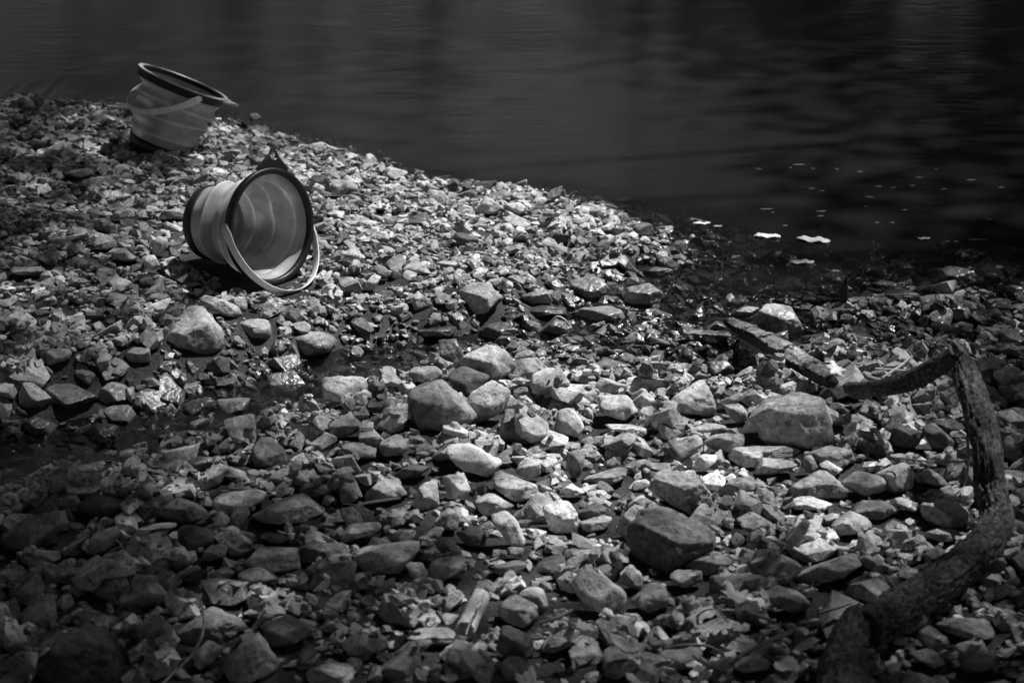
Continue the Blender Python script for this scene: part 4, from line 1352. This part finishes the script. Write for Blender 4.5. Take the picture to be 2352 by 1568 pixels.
for k, (a, b) in enumerate((((2222, 1000, .12, 4), (2212, 1130, .02, 3)), ((2218, 1060, .10, 3), (2050, 1050, .06, 2)))):
    Pq, Rq = px_path([a, ((a[0] + b[0]) / 2 + 6, (a[1] + b[1]) / 2 + 5, (a[2] + b[2]) / 2, (a[3] + b[3]) / 2), b])
    q = spline(np.column_stack([Pq, Rq]), 24)
    V, F, G = bark_tube(q[:, :3], q[:, 3], 8, 31 + k, .1)
    child('twig', V, F, M_TWIG, br, {'groove': G})

# peeling log by the waterline
P5, R5 = px_path([(1668, 738, .045, 14), (1720, 768, .045, 25), (1790, 806, .045, 29), (1860, 848, .045, 30), (1895, 868, .045, 28), (1915, 880, .045, 20)])
R5 = R5 * .76
pts = spline(np.column_stack([P5, R5]), 120)
V, F, G = bark_tube(pts[:, :3], pts[:, 3] * .88, 36, 41, .08, rag=.4)
lg = empty('peeling_log', P5[2])
tag(lg, 'weathered log with curling bark plates lying across wet stones at the waterline, right of centre', 'log')
child('core', V, F, M_BARK, lg, {'groove': G})
T_, U_, W_ = tube_frames(pts[:, :3])
upd = np.array((0, -.35, .94))
def bark_plate(i0, i1, a0, a1, lift, seed, curl=.25):
    r = np.random.default_rng(seed)
    ni, nj = 26, 16
    top = []; bot = []
    for ii in range(ni):
        fi = ii / (ni - 1)
        i = i0 + (i1 - i0) * fi
        k = int(round(i)); k = min(max(k, 0), len(pts) - 1)
        ph0 = math.atan2(W_[k] @ upd, U_[k] @ upd)
        for jj in range(nj):
            fj = jj / (nj - 1)
            e0 = a0 + .22 * mnoise.noise(Vector((fi * 6, seed, 0))); e1 = a1 + .22 * mnoise.noise(Vector((fi * 6, seed + 5, 0)))
            ang = ph0 + e0 + (e1 - e0) * fj
            kk = k + int(round(3 * mnoise.noise(Vector((fj * 5, seed + 9, 2))) * (1 if (fi < .15 or fi > .85) else 0)))
            kk = min(max(kk, 0), len(pts) - 1)
            edge = max(abs(2 * fj - 1) ** 4, abs(2 * fi - 1) ** 6)
            rr = pts[kk, 3] * (1.0 + lift + curl * edge + .05 * mnoise.noise(Vector((fi * 9, fj * 5, seed))))
            dv = math.cos(ang) * U_[kk] + math.sin(ang) * W_[kk]
            p = pts[kk, :3] + dv * rr
            top.append(p); bot.append(p - dv * .0035)
    V = np.vstack([top, bot]); nn = ni * nj
    F1 = grid_faces(ni, nj); F2 = F1[:, ::-1] + nn
    rim_ = []
    for ii in range(ni - 1):
        for jj in (0, nj - 1):
            a = ii * nj + jj; b = (ii + 1) * nj + jj
            rim_.append((a, b, b + nn, a + nn))
    for jj in range(nj - 1):
        for ii in (0, ni - 1):
            a = ii * nj + jj; b = a + 1
            rim_.append((a, b, b + nn, a + nn))
    F = np.vstack([F1, F2, np.array(rim_)])
    o = child('bark_plate', V, F, M_WOOD, lg, {'groove': np.zeros(len(V))})
for q in ((6, 30, -.8, .9, .05, 1), (27, 62, -.95, .85, .08, 2), (58, 86, -.9, 1.0, .14, 3), (84, 104, -.7, 1.1, .02, 4), (103, 117, -1.0, .9, .06, 5)):
    bark_plate(*q)

# a pale board of bark beside the log
def sheet_strip(name, pxs, width_px, mat, label, cat, thick=.003, seed=1, group=None):
    P, R = px_path([(u, v, h, width_px) for u, v, h in pxs])
    q = spline(np.column_stack([P, R]), 30)
    T, U, W = tube_frames(q[:, :3])
    up = np.array((0, 0, 1.0))
    top = []; bot = []
    nj = 9
    for i in range(30):
        s = np.cross(T[i], up); s /= np.linalg.norm(s)
        for j in range(nj):
            f = j / (nj - 1) * 2 - 1
            jag = 1 + .25 * mnoise.noise(Vector((i * .5, seed, f)))
            p = q[i, :3] + s * f * q[i, 3] * jag + up * (.35 * q[i, 3] * f * f + .004 * mnoise.noise(Vector((i * .3, f * 2, seed))))
            top.append(p); bot.append(p - up * thick)
    V = np.vstack([top, bot]); nn = 30 * nj
    F1 = grid_faces(30, nj)
    rim_ = []
    for i in range(29):
        for j in (0, nj - 1):
            a = i * nj + j; b = a + nj; rim_.append((a, b, b + nn, a + nn))
    for j in range(nj - 1):
        for i in (0, 29):
            a = i * nj + j; rim_.append((a, a + 1, a + 1 + nn, a + nn))
    o = obj_np(name, V, np.vstack([F1, F1[:, ::-1] + nn, np.array(rim_)]), mat, None, {'groove': np.zeros(2 * nn)}, origin=q[15, :3])
    tag(o, label, cat, group)
sheet_strip('bark_strip', [(1572, 764, .03), (1640, 768, .035), (1700, 772, .04)], 15, M_WOOD,
            'curled strip of bark lying in the wet patch left of the peeling log', 'bark', seed=4)

# upright stub of wood in the water
P6, R6 = px_path([(1938, 712, 0, 14), (1938, 695, .022, 13), (1937, 678, .045, 10), (1940, 664, .065, 5), (1942, 657, .075, 2)])
P6[:, :2] = P6[0, :2]; P6[:, 2] = P6[0, 2] + np.array((-.02, .02, .045, .065, .078)); P6[:, 0] += np.array((0, 0, -.001, .001, .003))
q = spline(np.column_stack([P6, R6]), 40)
V, F, G = bark_tube(q[:, :3], q[:, 3], 20, 51, .2, rag=.4)
o = obj_np('wood_stub', V, F, M_BARK, None, {'groove': G}, origin=P6[0])
tag(o, 'dark pointed stub of wood standing upright at the water\'s edge', 'stub')

# split hollow stick
P7, R7 = px_path([(1106, 1366, .022, 21), (1095, 1390, .02, 21.5), (1083, 1415, .018, 22), (1072, 1440, .016, 23), (1068, 1448, .016, 23)])
q = spline(np.column_stack([P7, R7]), 40)
T, U, W = tube_frames(q[:, :3])
m = 40
V = np.zeros((40, 2 * m, 3)); G = np.zeros((40, 2 * m))
for i in range(40):
    ph = math.atan2(W[i] @ np.array((.35, -.4, .85)), U[i] @ np.array((.35, -.4, .85)))
    crack = ph - .15 + .10 * mnoise.noise(Vector((i * .35, 3, 1))) + .06 * math.sin(i * .4)
    op = .16 * max(0, (i - 6) / 34.0) + .02
    for j in range(m):
        a = crack + op + (2 * math.pi - 2 * op) * j / (m - 1)
        jag = 0 if i < 36 else .004 * mnoise.noise(Vector((j * .6, 1, 2)))
        dv = math.cos(a) * U[i] + math.sin(a) * W[i]
        V[i, j] = q[i, :3] + dv * q[i, 3] * (1 + .03 * mnoise.noise(Vector((math.cos(a) * 2, math.sin(a) * 2, i * .1)))) + T[i] * jag
        V[i, 2 * m - 1 - j] = q[i, :3] + dv * q[i, 3] * .84 + T[i] * jag
Vq = V.reshape(-1, 3); F = grid_faces(40, 2 * m, wrap_v=True)
e0 = np.array([(j, j + 1, 2 * m - 2 - j, 2 * m - 1 - j) for j in range(m - 1)])
F = np.vstack([F, e0[:, ::-1], e0 + 39 * 2 * m])
o = obj_np('hollow_stick', Vq, F, M_PALEWOOD, None, {'groove': np.zeros(len(Vq))}, origin=P7[2])
tag(o, 'short pale hollow stick split lengthwise, lying between stones at bottom centre', 'stick')

# ------------------------------------------------------------------ twigs, straws, stems
def twig(name, pxs, label, cat, mat=None, m=8, seed=1, group=None):
    P, R = px_path(pxs)
    q = spline(np.column_stack([P, R]), 36)
    V, F, G = bark_tube(q[:, :3], np.maximum(q[:, 3], .0006), m, 60 + seed, .08)
    o = obj_np(name, V, F, mat or M_TWIG, None, {'groove': G}, origin=P[len(P) // 2])
    tag(o, label, cat, group)
TG = 'loose twigs and stems among the stones'
twig('twig', [(1650, 1535, .05, 5), (1700, 1506, .055, 5), (1760, 1474, .06, 5.5), (1805, 1455, .06, 6.5), (1818, 1449, .06, 5)], 'straight twig with a knobbed end slanting up right at bottom right', 'twig', seed=1, group=TG)
twig('twig', [(1525, 1489, .05, 4), (1570, 1481, .055, 4), (1625, 1483, .055, 3.5), (1660, 1500, .05, 2)], 'dark curved twig lying over dead leaves at the bottom right', 'twig', seed=2, group=TG)
twig('twig', [(1805, 1242, .045, 3.5), (1822, 1222, .05, 3.5), (1842, 1198, .06, 2.5)], 'short forked-looking twig standing between small stones right of the largest dark boulder', 'twig', seed=3, group=TG)
twig('plant_stem', [(462, 1382, .12, 3), (468, 1420, .11, 3.2), (462, 1465, .095, 3.2), (435, 1510, .075, 3.2), (395, 1548, .06, 3), (355, 1590, .05, 3)], 'long dry stem curving over the five-sided slab in the shaded lower left', 'stem', seed=4, group=TG)
twig('twig', [(2025, 868, .05, 3), (2065, 842, .055, 3.2), (2095, 818, .06, 2)], 'pale forked twig beside the branch\'s side limb', 'twig', M_STRAW, seed=5, group=TG)
twig('twig', [(2010, 847, .045, 3), (2060, 850, .05, 3.2), (2110, 855, .05, 2)], 'thin pale twig lying level behind the branch\'s side limb', 'twig', M_STRAW, seed=6, group=TG)
twig('straw', [(1238, 762, .05, 2.2), (1262, 742, .075, 2.4), (1280, 727, .09, 2.4), (1298, 735, .085, 2.4), (1308, 750, .07, 2)], 'bent pale straw hanging over a domed wet rock', 'straw', M_STRAW, seed=7, group=TG)
twig('stick', [(250, 246, .03, 4), (280, 248, .03, 4), (312, 250, .03, 4)], 'pale stick lying on the far pebbles left of the rear bucket', 'stick', M_STRAW, seed=8, group=TG)
twig('twig', [(232, 232, .05, 2.5), (250, 250, .02, 3)], 'short dark twig leaning near the pale stick on the far bank', 'twig', seed=9, group=TG)
twig('twig', [(822, 1158, .045, 3), (870, 1150, .05, 3.2), (920, 1143, .05, 2.4)], 'thin straight twig across dark stones in front of the loaf-shaped rock', 'twig', M_STRAW, seed=10, group=TG)
twig('twig', [(1588, 1425, .05, 2.5), (1618, 1402, .075, 2.5), (1645, 1400, .075, 2.5), (1672, 1428, .05, 2)], 'thin arched stem of a dead leaf at lower right', 'twig', seed=11, group=TG)
twig('twig', [(1708, 1405, .04, 5), (1740, 1412, .045, 5), (1775, 1425, .04, 4)], 'stubby dark twig among dead leaves at lower right', 'twig', seed=12, group=TG)
twig('twig', [(1240, 1430, .05, 4), (1280, 1418, .055, 4), (1315, 1400, .06, 3)], 'twig poking out from under the creased round boulder', 'twig', seed=13, group=TG)
twig('twig', [(1880, 1408, .045, 4), (1920, 1395, .05, 4.5), (1955, 1384, .05, 3)], 'twig lying just above the branch\'s lower fork', 'twig', seed=14, group=TG)

# ------------------------------------------------------------------ dead leaves
def leaf_outline(kind, r):
    if kind == 'oval':
        t = np.linspace(0, 2 * math.pi, 28, endpoint=False)
        return np.stack([np.cos(t), .42 * np.sin(t) * (1 + .15 * np.cos(t))], 1)
    t = np.linspace(-math.pi, math.pi, 44, endpoint=False)
    lob = {'maple': 5, 'oak': 7}[kind]
    rad = .55 + .38 * np.abs(np.cos(lob * t / 2)) ** 2.2 * (1 if kind == 'maple' else .6)
    rad *= 1 + .10 * np.sin(13 * t + r.uniform(0, 6)) + .06 * r.normal(size=len(t))
    rad *= .65 + .35 * np.exp(-(np.abs(t) / 2.6) ** 4)
    ay = .95 if kind == 'maple' else .6
    return np.stack([rad * np.cos(t), ay * rad * np.sin(t)], 1)

def leaf(u, v, h, size_px, kind, yaw, pitch, roll, curl, mat, label, seed, group=None, stem=True, cat='leaf', z_abs=None, name='dead_leaf'):
    r = np.random.default_rng(seed)
    c = ground_hit(u, v, h) if z_abs is None else at_z(u, v, z_abs)
    s = size_px * float((c - CAM) @ FW) / FPX / 2
    o2 = leaf_outline(kind, r)
    rings = []
    for f in (0.0, .35, .7, 1.0):
        p = o2 * f
        zz = curl * (p[:, 1] ** 2 * .9 + .5 * p[:, 0] ** 2) + .05 * np.sin(6 * p[:, 0] + seed) * f + .12 * np.abs(p[:, 1]) * (kind != 'oval') + .04 * r.normal(size=len(p)) * f
        rings.append(np.column_stack([p, zz]))
    n = len(o2)
    V = np.vstack([rings[0][:1], rings[1], rings[2], rings[3]])
    V *= s
    tri = []
    for j in range(n):
        tri.append((0, 1 + j, 1 + (j + 1) % n))
    for k in range(2):
        b = 1 + k * n
        for j in range(n):
            a, bb = b + j, b + (j + 1) % n
            tri += [(a, a + n, bb + n), (a, bb + n, bb)]
    tri = np.array(tri)
    nv = len(V)
    V2 = V - np.array((0, 0, .0006 + .01 * s))
    edge = []
    b = 1 + 2 * n
    for j in range(n):
        a, c2 = b + j, b + (j + 1) % n
        edge += [(a, a + nv, c2 + nv), (a, c2 + nv, c2)]
    V = np.vstack([V, V2]); F = np.vstack([tri, tri[:, ::-1] + nv, np.array(edge)])
    M = np.array((Matrix.Rotation(yaw, 3, 'Z') @ Matrix.Rotation(pitch, 3, 'Y') @ Matrix.Rotation(roll, 3, 'X')))
    V = V @ M.T
    o = bpy.data.objects.new(name, mesh_np(name, V, F, mat))
    o.location = c
    link(o)
    tag(o, label, cat, group)
    if stem:
        pth = np.array([(-.45 * s, 0, 0), (-.8 * s, .05 * s, .03 * s), (-1.25 * s, .12 * s, .12 * s), (-1.6 * s, .1 * s, .1 * s)]) @ M.T
        q = spline(np.column_stack([pth, [.0012, .001, .001, .0008]]), 14)
        Vs, Fs, Gs = bark_tube(q[:, :3], q[:, 3], 6, seed, .05)
        obj_np('stem', Vs, Fs, M_TWIG, o, {'groove': Gs})

DG = 'dead leaves among the stones'
leaf(1918, 846, .10, 66, 'maple', .5, .15, .5, -.3, M_PALELEAF, 'bleached pale maple-like leaf lying on the lower end of the peeling log', 1, DG)
for k, (u, v, sz, kind, yaw, pit, rol, curl, lab) in enumerate([
    (1690, 1370, 110, 'maple', 1.0, .3, .35, .3, 'large curled dead leaf below the layered stone at lower right'),
    (1600, 1410, 105, 'maple', -.6, -.35, .2, -.35, 'broad dead leaf with an arched stem, left of the large curled one'),
    (1770, 1400, 80, 'oak', .2, .3, -.3, .5, 'dead lobed leaf under the small grey mounds at lower right'),
    (1560, 1510, 110, 'oval', .4, .2, .2, .7, 'smooth curled dead leaf at the bottom under a dark curved twig'),
    (1700, 1450, 90, 'oval', 1.2, .3, -.2, .6, 'rolled dead leaf with two dark holes above the straight twig'),
    (1640, 1530, 120, 'maple', 2.0, .2, .2, .3, 'wide flat dead leaf at the bottom edge left of the straight twig'),
    (1340, 1440, 90, 'oak', .3, .4, .2, .3, 'oak-shaped dead leaf in front of the horned pale boulder'),
    (960, 1378, 110, 'maple', 2.4, .35, .5, -.4, 'crumpled dead leaf left of the split hollow stick'),
    (1430, 1480, 80, 'oval', -.4, .4, .3, .5, 'folded dead leaf below the black cube rock, to its right'),
    (1800, 1530, 90, 'oval', .9, .2, .3, .5, 'dim dead leaf at the bottom edge right of the straight twig'),
    (1850, 1350, 84, 'oak', 2.6, .5, .2, .4, 'upturned dead leaf right of the pale bar-shaped stone'),
    (265, 478, 62, 'maple', .3, .1, .1, .2, 'dark flat maple-like leaf on the shaded pebbles left of the front bucket'),
    (1030, 1560, 100, 'oak', 1.7, .3, .1, .4, 'curled dead leaf at the bottom edge left of centre'),
    (1210, 1570, 100, 'maple', .1, .2, .3, .3, 'dead leaf at the bottom edge below the black cube rock'),
    (1468, 1570, 90, 'oval', 2.2, .2, .3, .6, 'pale-edged curled leaf at the bottom edge under the folded one'),
]):
    leaf(u, v, .062, sz, kind, yaw, pit, rol, curl, M_DEAD, lab, 20 + k, DG, stem=(k % 2 == 0))

# pale leaves and bits of froth floating on the water
FG = 'pale leaves floating near the shore'
for k, (u, v, sz, yaw, lab) in enumerate([
    (1612, 512, 40, .0, 'small pale floating leaf nearest the dark flat-topped tip rock'),
    (1762, 541, 62, -.12, 'long pale floating leaf, middle of the three bright ones'),
    (1868, 550, 78, -.3, 'largest pale floating leaf, with a dark fold, rightmost of the three bright ones'),
    (1842, 601, 58, .1, 'dim floating leaf in the shallows below the bright ones'),
    (2122, 547, 30, .1, 'small dim leaf floating right of the bright leaves'),
    (1648, 519, 22, .1, 'tiny pale leaf trailing behind the small leaf near the tip rock')]):
    leaf(u, v, 0, sz, 'oval', yaw, 0, 0, .05, M_FLOAT if k < 3 else M_DEAD, lab, 60 + k, FG, stem=False, z_abs=.004, name='floating_leaf')
flecks = [(1922, 388), (1868, 387), (1834, 378), (1816, 385), (1742, 388), (1975, 394), (2018, 428), (2052, 431), (1998, 452), (1989, 474), (1886, 485), (1885, 496), (2014, 511), (2050, 511),
          (1760, 480), (1775, 488), (1864, 433), (1888, 438), (2078, 482), (2096, 426), (2112, 407), (2150, 388), (2230, 413), (2300, 430), (2175, 554), (2196, 554), (2240, 550), (2260, 549), (2228, 573), (2272, 503), (2168, 434), (1803, 518)]
ve, fe = ICO[2]
fm = None
for k, (u, v) in enumerate(flecks):
    c = at_z(u, v, .002)
    sz = (.006, .004, .009, .005)[k % 4]
    if fm is None:
        fm = mesh_np('froth_fleck', ve * np.array((1, .8, .35)), fe, M_FROTH)
    o = bpy.data.objects.new('froth_fleck', fm)
    o.location = c; o.scale = (sz * (1.0 + .5 * (k % 3)), sz * (.45 + .2 * (k % 2)), sz * .25); o.rotation_euler = (0, 0, -.3 + .2 * (k % 4))
    link(o)
    tag(o, 'tiny pale fleck of froth drifting on the dark water', 'froth', 'flecks drifting on the water')
# ------------------------------------------------------------------ water, with the little rise it makes against every stone
wx = axis_vals(-1.75, 1.75, .0095, (-32, 7), 1.22)
wy = axis_vals(2.6, 5.3, .0095, (2.0, 31), 1.22)
X, Y = np.meshgrid(wx, wy, indexing='ij')
P2 = np.stack([X.ravel(), Y.ravel()], 1)
tz = terrain(P2)
dry = np.zeros(Hmap.shape)
dry[:] = (Hmap > .0)
def blur(a, n):
    for _ in range(n):
        a = (a + np.roll(a, 1, 0) + np.roll(a, -1, 0) + np.roll(a, 1, 1) + np.roll(a, -1, 1)) / 5
    return a
men = blur(dry, 3)
ii = np.clip(np.round((P2[:, 0] - HX0) / HG).astype(int), 0, HN - 1)
jj = np.clip(np.round((P2[:, 1] - HY0) / HG).astype(int), 0, HM - 1)
inh = (P2[:, 0] > HX0) & (P2[:, 0] < HX0 + HG * HN) & (P2[:, 1] > HY0) & (P2[:, 1] < HY0 + HG * HM)
mv = np.where(inh, men[ii, jj], 0)
near_small = np.exp(-np.maximum(-tz, 0) / .05)
wz = .0055 * mv * near_small
lee = sstep(-.1, .5, P2[:, 0])
murk = np.clip(.05 + .95 * sstep(.004 + .006 * lee, .045 + .045 * lee, -tz), 0, 1)
murk = np.where(lake_sd(P2) < .02, murk, .04)
ripple = .22 + .78 * sstep(.015, .12, -tz)
F = grid_faces(len(wx), len(wy))
keep = (tz[F] < .03).any(1)
F = F[keep]
used = np.unique(F)
remap = -np.ones(len(P2), int); remap[used] = np.arange(len(used))
water = obj_np('water', np.column_stack([P2, wz])[used], remap[F], M_WATER, attrs={'murk': murk[used], 'ripple': ripple[used]})
tag(water, kind='structure')

# ------------------------------------------------------------------ trees: the far bank seen in the water, and unseen ones added for shade
def leaf_cloud(C, size, r):
    """One rhombic leaf blade (2 triangles) per centre."""
    n = len(C)
    a = r.normal(size=(n, 3)); a /= np.linalg.norm(a, axis=1)[:, None]
    b = r.normal(size=(n, 3)); b -= a * np.sum(a * b, 1)[:, None]; b /= np.linalg.norm(b, axis=1)[:, None]
    s = size * r.uniform(.6, 1.3, n)[:, None]
    V = np.stack([C - a * s, C - b * s * .5 + a * s * .1, C + a * s, C + b * s * .5 + a * s * .1], 1).reshape(-1, 3)
    return V, np.arange(4 * n).reshape(n, 4)

def limb_tube(p0, p1, r0, r1, r, bend=.12, n=9, m=7):
    p0 = np.asarray(p0, float); p1 = np.asarray(p1, float)
    L = np.linalg.norm(p1 - p0)
    mid = (p0 + p1) / 2 + r.normal(size=3) * L * bend * .5
    q = spline(np.column_stack([np.stack([p0, mid, p1]), [r0, (r0 + r1) / 2, r1]]), n)
    T, U, W = tube_frames(q[:, :3])
    th = np.linspace(0, 2 * math.pi, m, endpoint=False)
    V = np.vstack([q[i, :3] + q[i, 3] * (np.outer(np.cos(th), U[i]) + np.outer(np.sin(th), W[i])) for i in range(n)])
    return V, grid_faces(n, m, wrap_v=True)

def tree(x, y, label, leaves, leaf_size, r, hgt, rad=.16, group=None, nl=9):
    z = float(terrain(np.array([[x, y]]))[0]) - .1
    root = empty('tree', (x, y, z))
    tag(root, label, 'tree', group)
    base = np.array((x, y, z))
    cen = leaves.mean(0)
    top = np.array((x * .5 + cen[0] * .5, y * .5 + cen[1] * .5, z + hgt * .85))
    Vs, Fs = [], []; off = 0
    V, F = limb_tube(base, top, rad, rad * .3, r, .12, 14, 10)
    child('trunk', V, F, M_TRUNK, root)
    for k in range(nl):
        f = r.uniform(.35, .9)
        s = base + (top - base) * f
        e = leaves[r.integers(len(leaves))]
        V, F = limb_tube(s, e, rad * .3 * (1.1 - f * .6), .006, r, .2)
        Vs.append(V); Fs.append(F + off); off += len(V)
    child('limbs', np.vstack(Vs), np.vstack(Fs), M_TRUNK, root)
    V, F = leaf_cloud(leaves, leaf_size, r)
    child('crown', V, F, M_LEAF, root, smooth=False)

r = np.random.default_rng(21)
# far bank
FAR = [(-27, 22, 13), (-21, 27.5, 15), (-15.5, 30.5, 16), (-11, 31.5, 14), (-7.2, 30.8, 13), (-4.0, 29.5, 12), (-.8, 28.8, 11), (1.8, 27.0, 12), (4.6, 25.0, 14), (7.0, 22.0, 14), (6.6, 17.5, 13.5), (6.2, 13.5, 13), (8.2, 19.5, 15), (6.2, 23.8, 14), (-18.5, 30.0, 17), (-24, 26.5, 16)]
FARL = ['tree at the left end of the far bank', 'tall tree second from the left on the far bank', 'tallest tree on the left of the far bank', 'tree left of the gap on the far bank',
        'lower tree beside the left edge of the far bank gap', 'small tree at the left of the far bank gap', 'smallest tree in the far bank gap', 'small tree at the right of the far bank gap',
        'tree right of the gap on the far bank', 'tall tree where the far bank turns right', 'tall tree midway along the right bank', 'tall tree on the right bank, nearer side',
        'tallest tree at the back of the right bank', 'broad tree filling the far right corner of the pond', 'tallest tree at the back of the far bank', 'tall tree behind the left end of the far bank']
for (x, y, h), lab in zip(FAR, FARL):
    thin = -4.5 < x < 2.5
    n = int((420 if thin else 2200) + (40 if thin else 260) * h)
    nb = 26
    bc = np.column_stack([x + r.normal(size=nb) * h * .22, y + r.normal(size=nb) * h * .16, h * r.uniform(.06, .95, nb)])
    br_ = h * r.uniform(.09, .2, nb)
    w_ = r.integers(nb, size=n)
    d = r.normal(size=(n, 3)); d /= np.linalg.norm(d, axis=1)[:, None]
    L = bc[w_] + d * (br_[w_] * r.uniform(.3, 1, n) ** .5)[:, None]
    L[:, 2] = np.maximum(L[:, 2], .4)
    tree(x, y, 'added sky-blocking leafy ' + lab, L, .20, r, h, .2, 'trees along the far bank', 6)

# added unseen canopy, leaves spread to darken the edges around a sunlit middle
GAPX = np.array([-1.8, -1.2, -.7, -.3, .1, .5, .9, 1.4])
GAPY = np.array([2.2, 2.8, 3.4, 4.0, 4.8, 5.8, 7.5])
OPEN = np.array([[.03, .03, .03, .09, .28, .20, .03, .03],      # how open the leaf cover is above each stretch of shore
                 [.03, .03, .06, .32, .80, .60, .07, .03],
                 [.03, .05, .20, .78, 1.0, .80, .09, .03],
                 [.05, .18, .74, 1.0, 1.0, .97, .28, .05],
                 [.08, .20, .68, 1.0, 1.0, 1.0, .55, .15],
                 [.08, .26, .66, .78, .95, .95, .55, .15],
                 [.10, .15, .30, .40, .40, .30, .20, .10]])
def leaf_cover(x, y):
    fx = np.interp(x, GAPX, np.arange(8)); fy = np.interp(y, GAPY, np.arange(7))
    i = np.minimum(fx.astype(int), 6); j = np.minimum(fy.astype(int), 5)
    a, b_ = fx - i, fy - j
    o = OPEN[j, i] * (1 - a) * (1 - b_) + OPEN[j, i + 1] * a * (1 - b_) + OPEN[j + 1, i] * (1 - a) * b_ + OPEN[j + 1, i + 1] * a * b_
    return -np.log(np.clip(o, .03, .999)) * (1 + .12 * vnoise(x, y, 4.0, 31))
n = 115000
gx_ = r.uniform(-3.6, 3.8, n); gy_ = r.uniform(1.0, 8.6, n)
ok = r.uniform(size=n) < leaf_cover(gx_, gy_) / 3.5
gx_, gy_ = gx_[ok], gy_[ok]
tt = r.uniform(8.0, 12.5, len(gx_))
C = np.stack([gx_, gy_, np.full(len(gx_), .05)], 1) + tt[:, None] * SUN[None, :]
TR = [(5.3, 4.3), (6.6, 7.6), (5.9, 10.8)]
dst = np.stack([np.hypot(C[:, 0] - a, C[:, 1] - b) for a, b in TR], 1)
own = dst.argmin(1)
for k, (a, b) in enumerate(TR):
    sel = C[own == k]
    if len(sel) < 10: continue
    tree(a, b, ['added unseen tree on the right bank shading the near stones', 'added unseen tree on the right bank leaning over the shore to shade it', 'added unseen tree on the right bank shading the far pebbles'][k],
         sel, .060, r, 10.5, .11, 'added shade trees on the right bank', 9)
# unseen trees added around the camera to block part of the skylight
for (x, y, h), lab in zip([(-5.2, 1.0, 11), (-4.6, -3.4, 12), (.4, -4.2, 12), (4.8, -2.2, 11), (-7.6, 3.6, 10), (7.6, .2, 12), (-3.2, -.6, 12), (-2.2, -2.8, 13), (2.2, -2.0, 13), (-3.9, 2.9, 12), (-4.6, 5.4, 12)],
                          ['tree on the bank left of the view', 'tree behind the viewer to the left', 'tree straight behind the viewer', 'tree behind the viewer to the right', 'tree farther along the left bank', 'tree on the right bank behind the viewer', 'tall tree overhanging the viewer from the left', 'tallest tree close behind the viewer, left', 'tallest tree close behind the viewer, right', 'tree leaning over the left edge of the stones', 'tree at the left end of the pebble bank']):
    n = 7500
    nb = 30
    bc = np.column_stack([x + r.normal(size=nb) * 1.7, y + r.normal(size=nb) * 1.7, h * r.uniform(.4, .95, nb)])
    w_ = r.integers(nb, size=n)
    d = r.normal(size=(n, 3)); d /= np.linalg.norm(d, axis=1)[:, None]
    L = bc[w_] + d * (1.5 * r.uniform(.2, 1, n) ** .5)[:, None]
    tree(x, y, 'added sky-blocking leafy ' + lab, L, .26, r, h, .2, 'added trees cutting the skylight', 7)
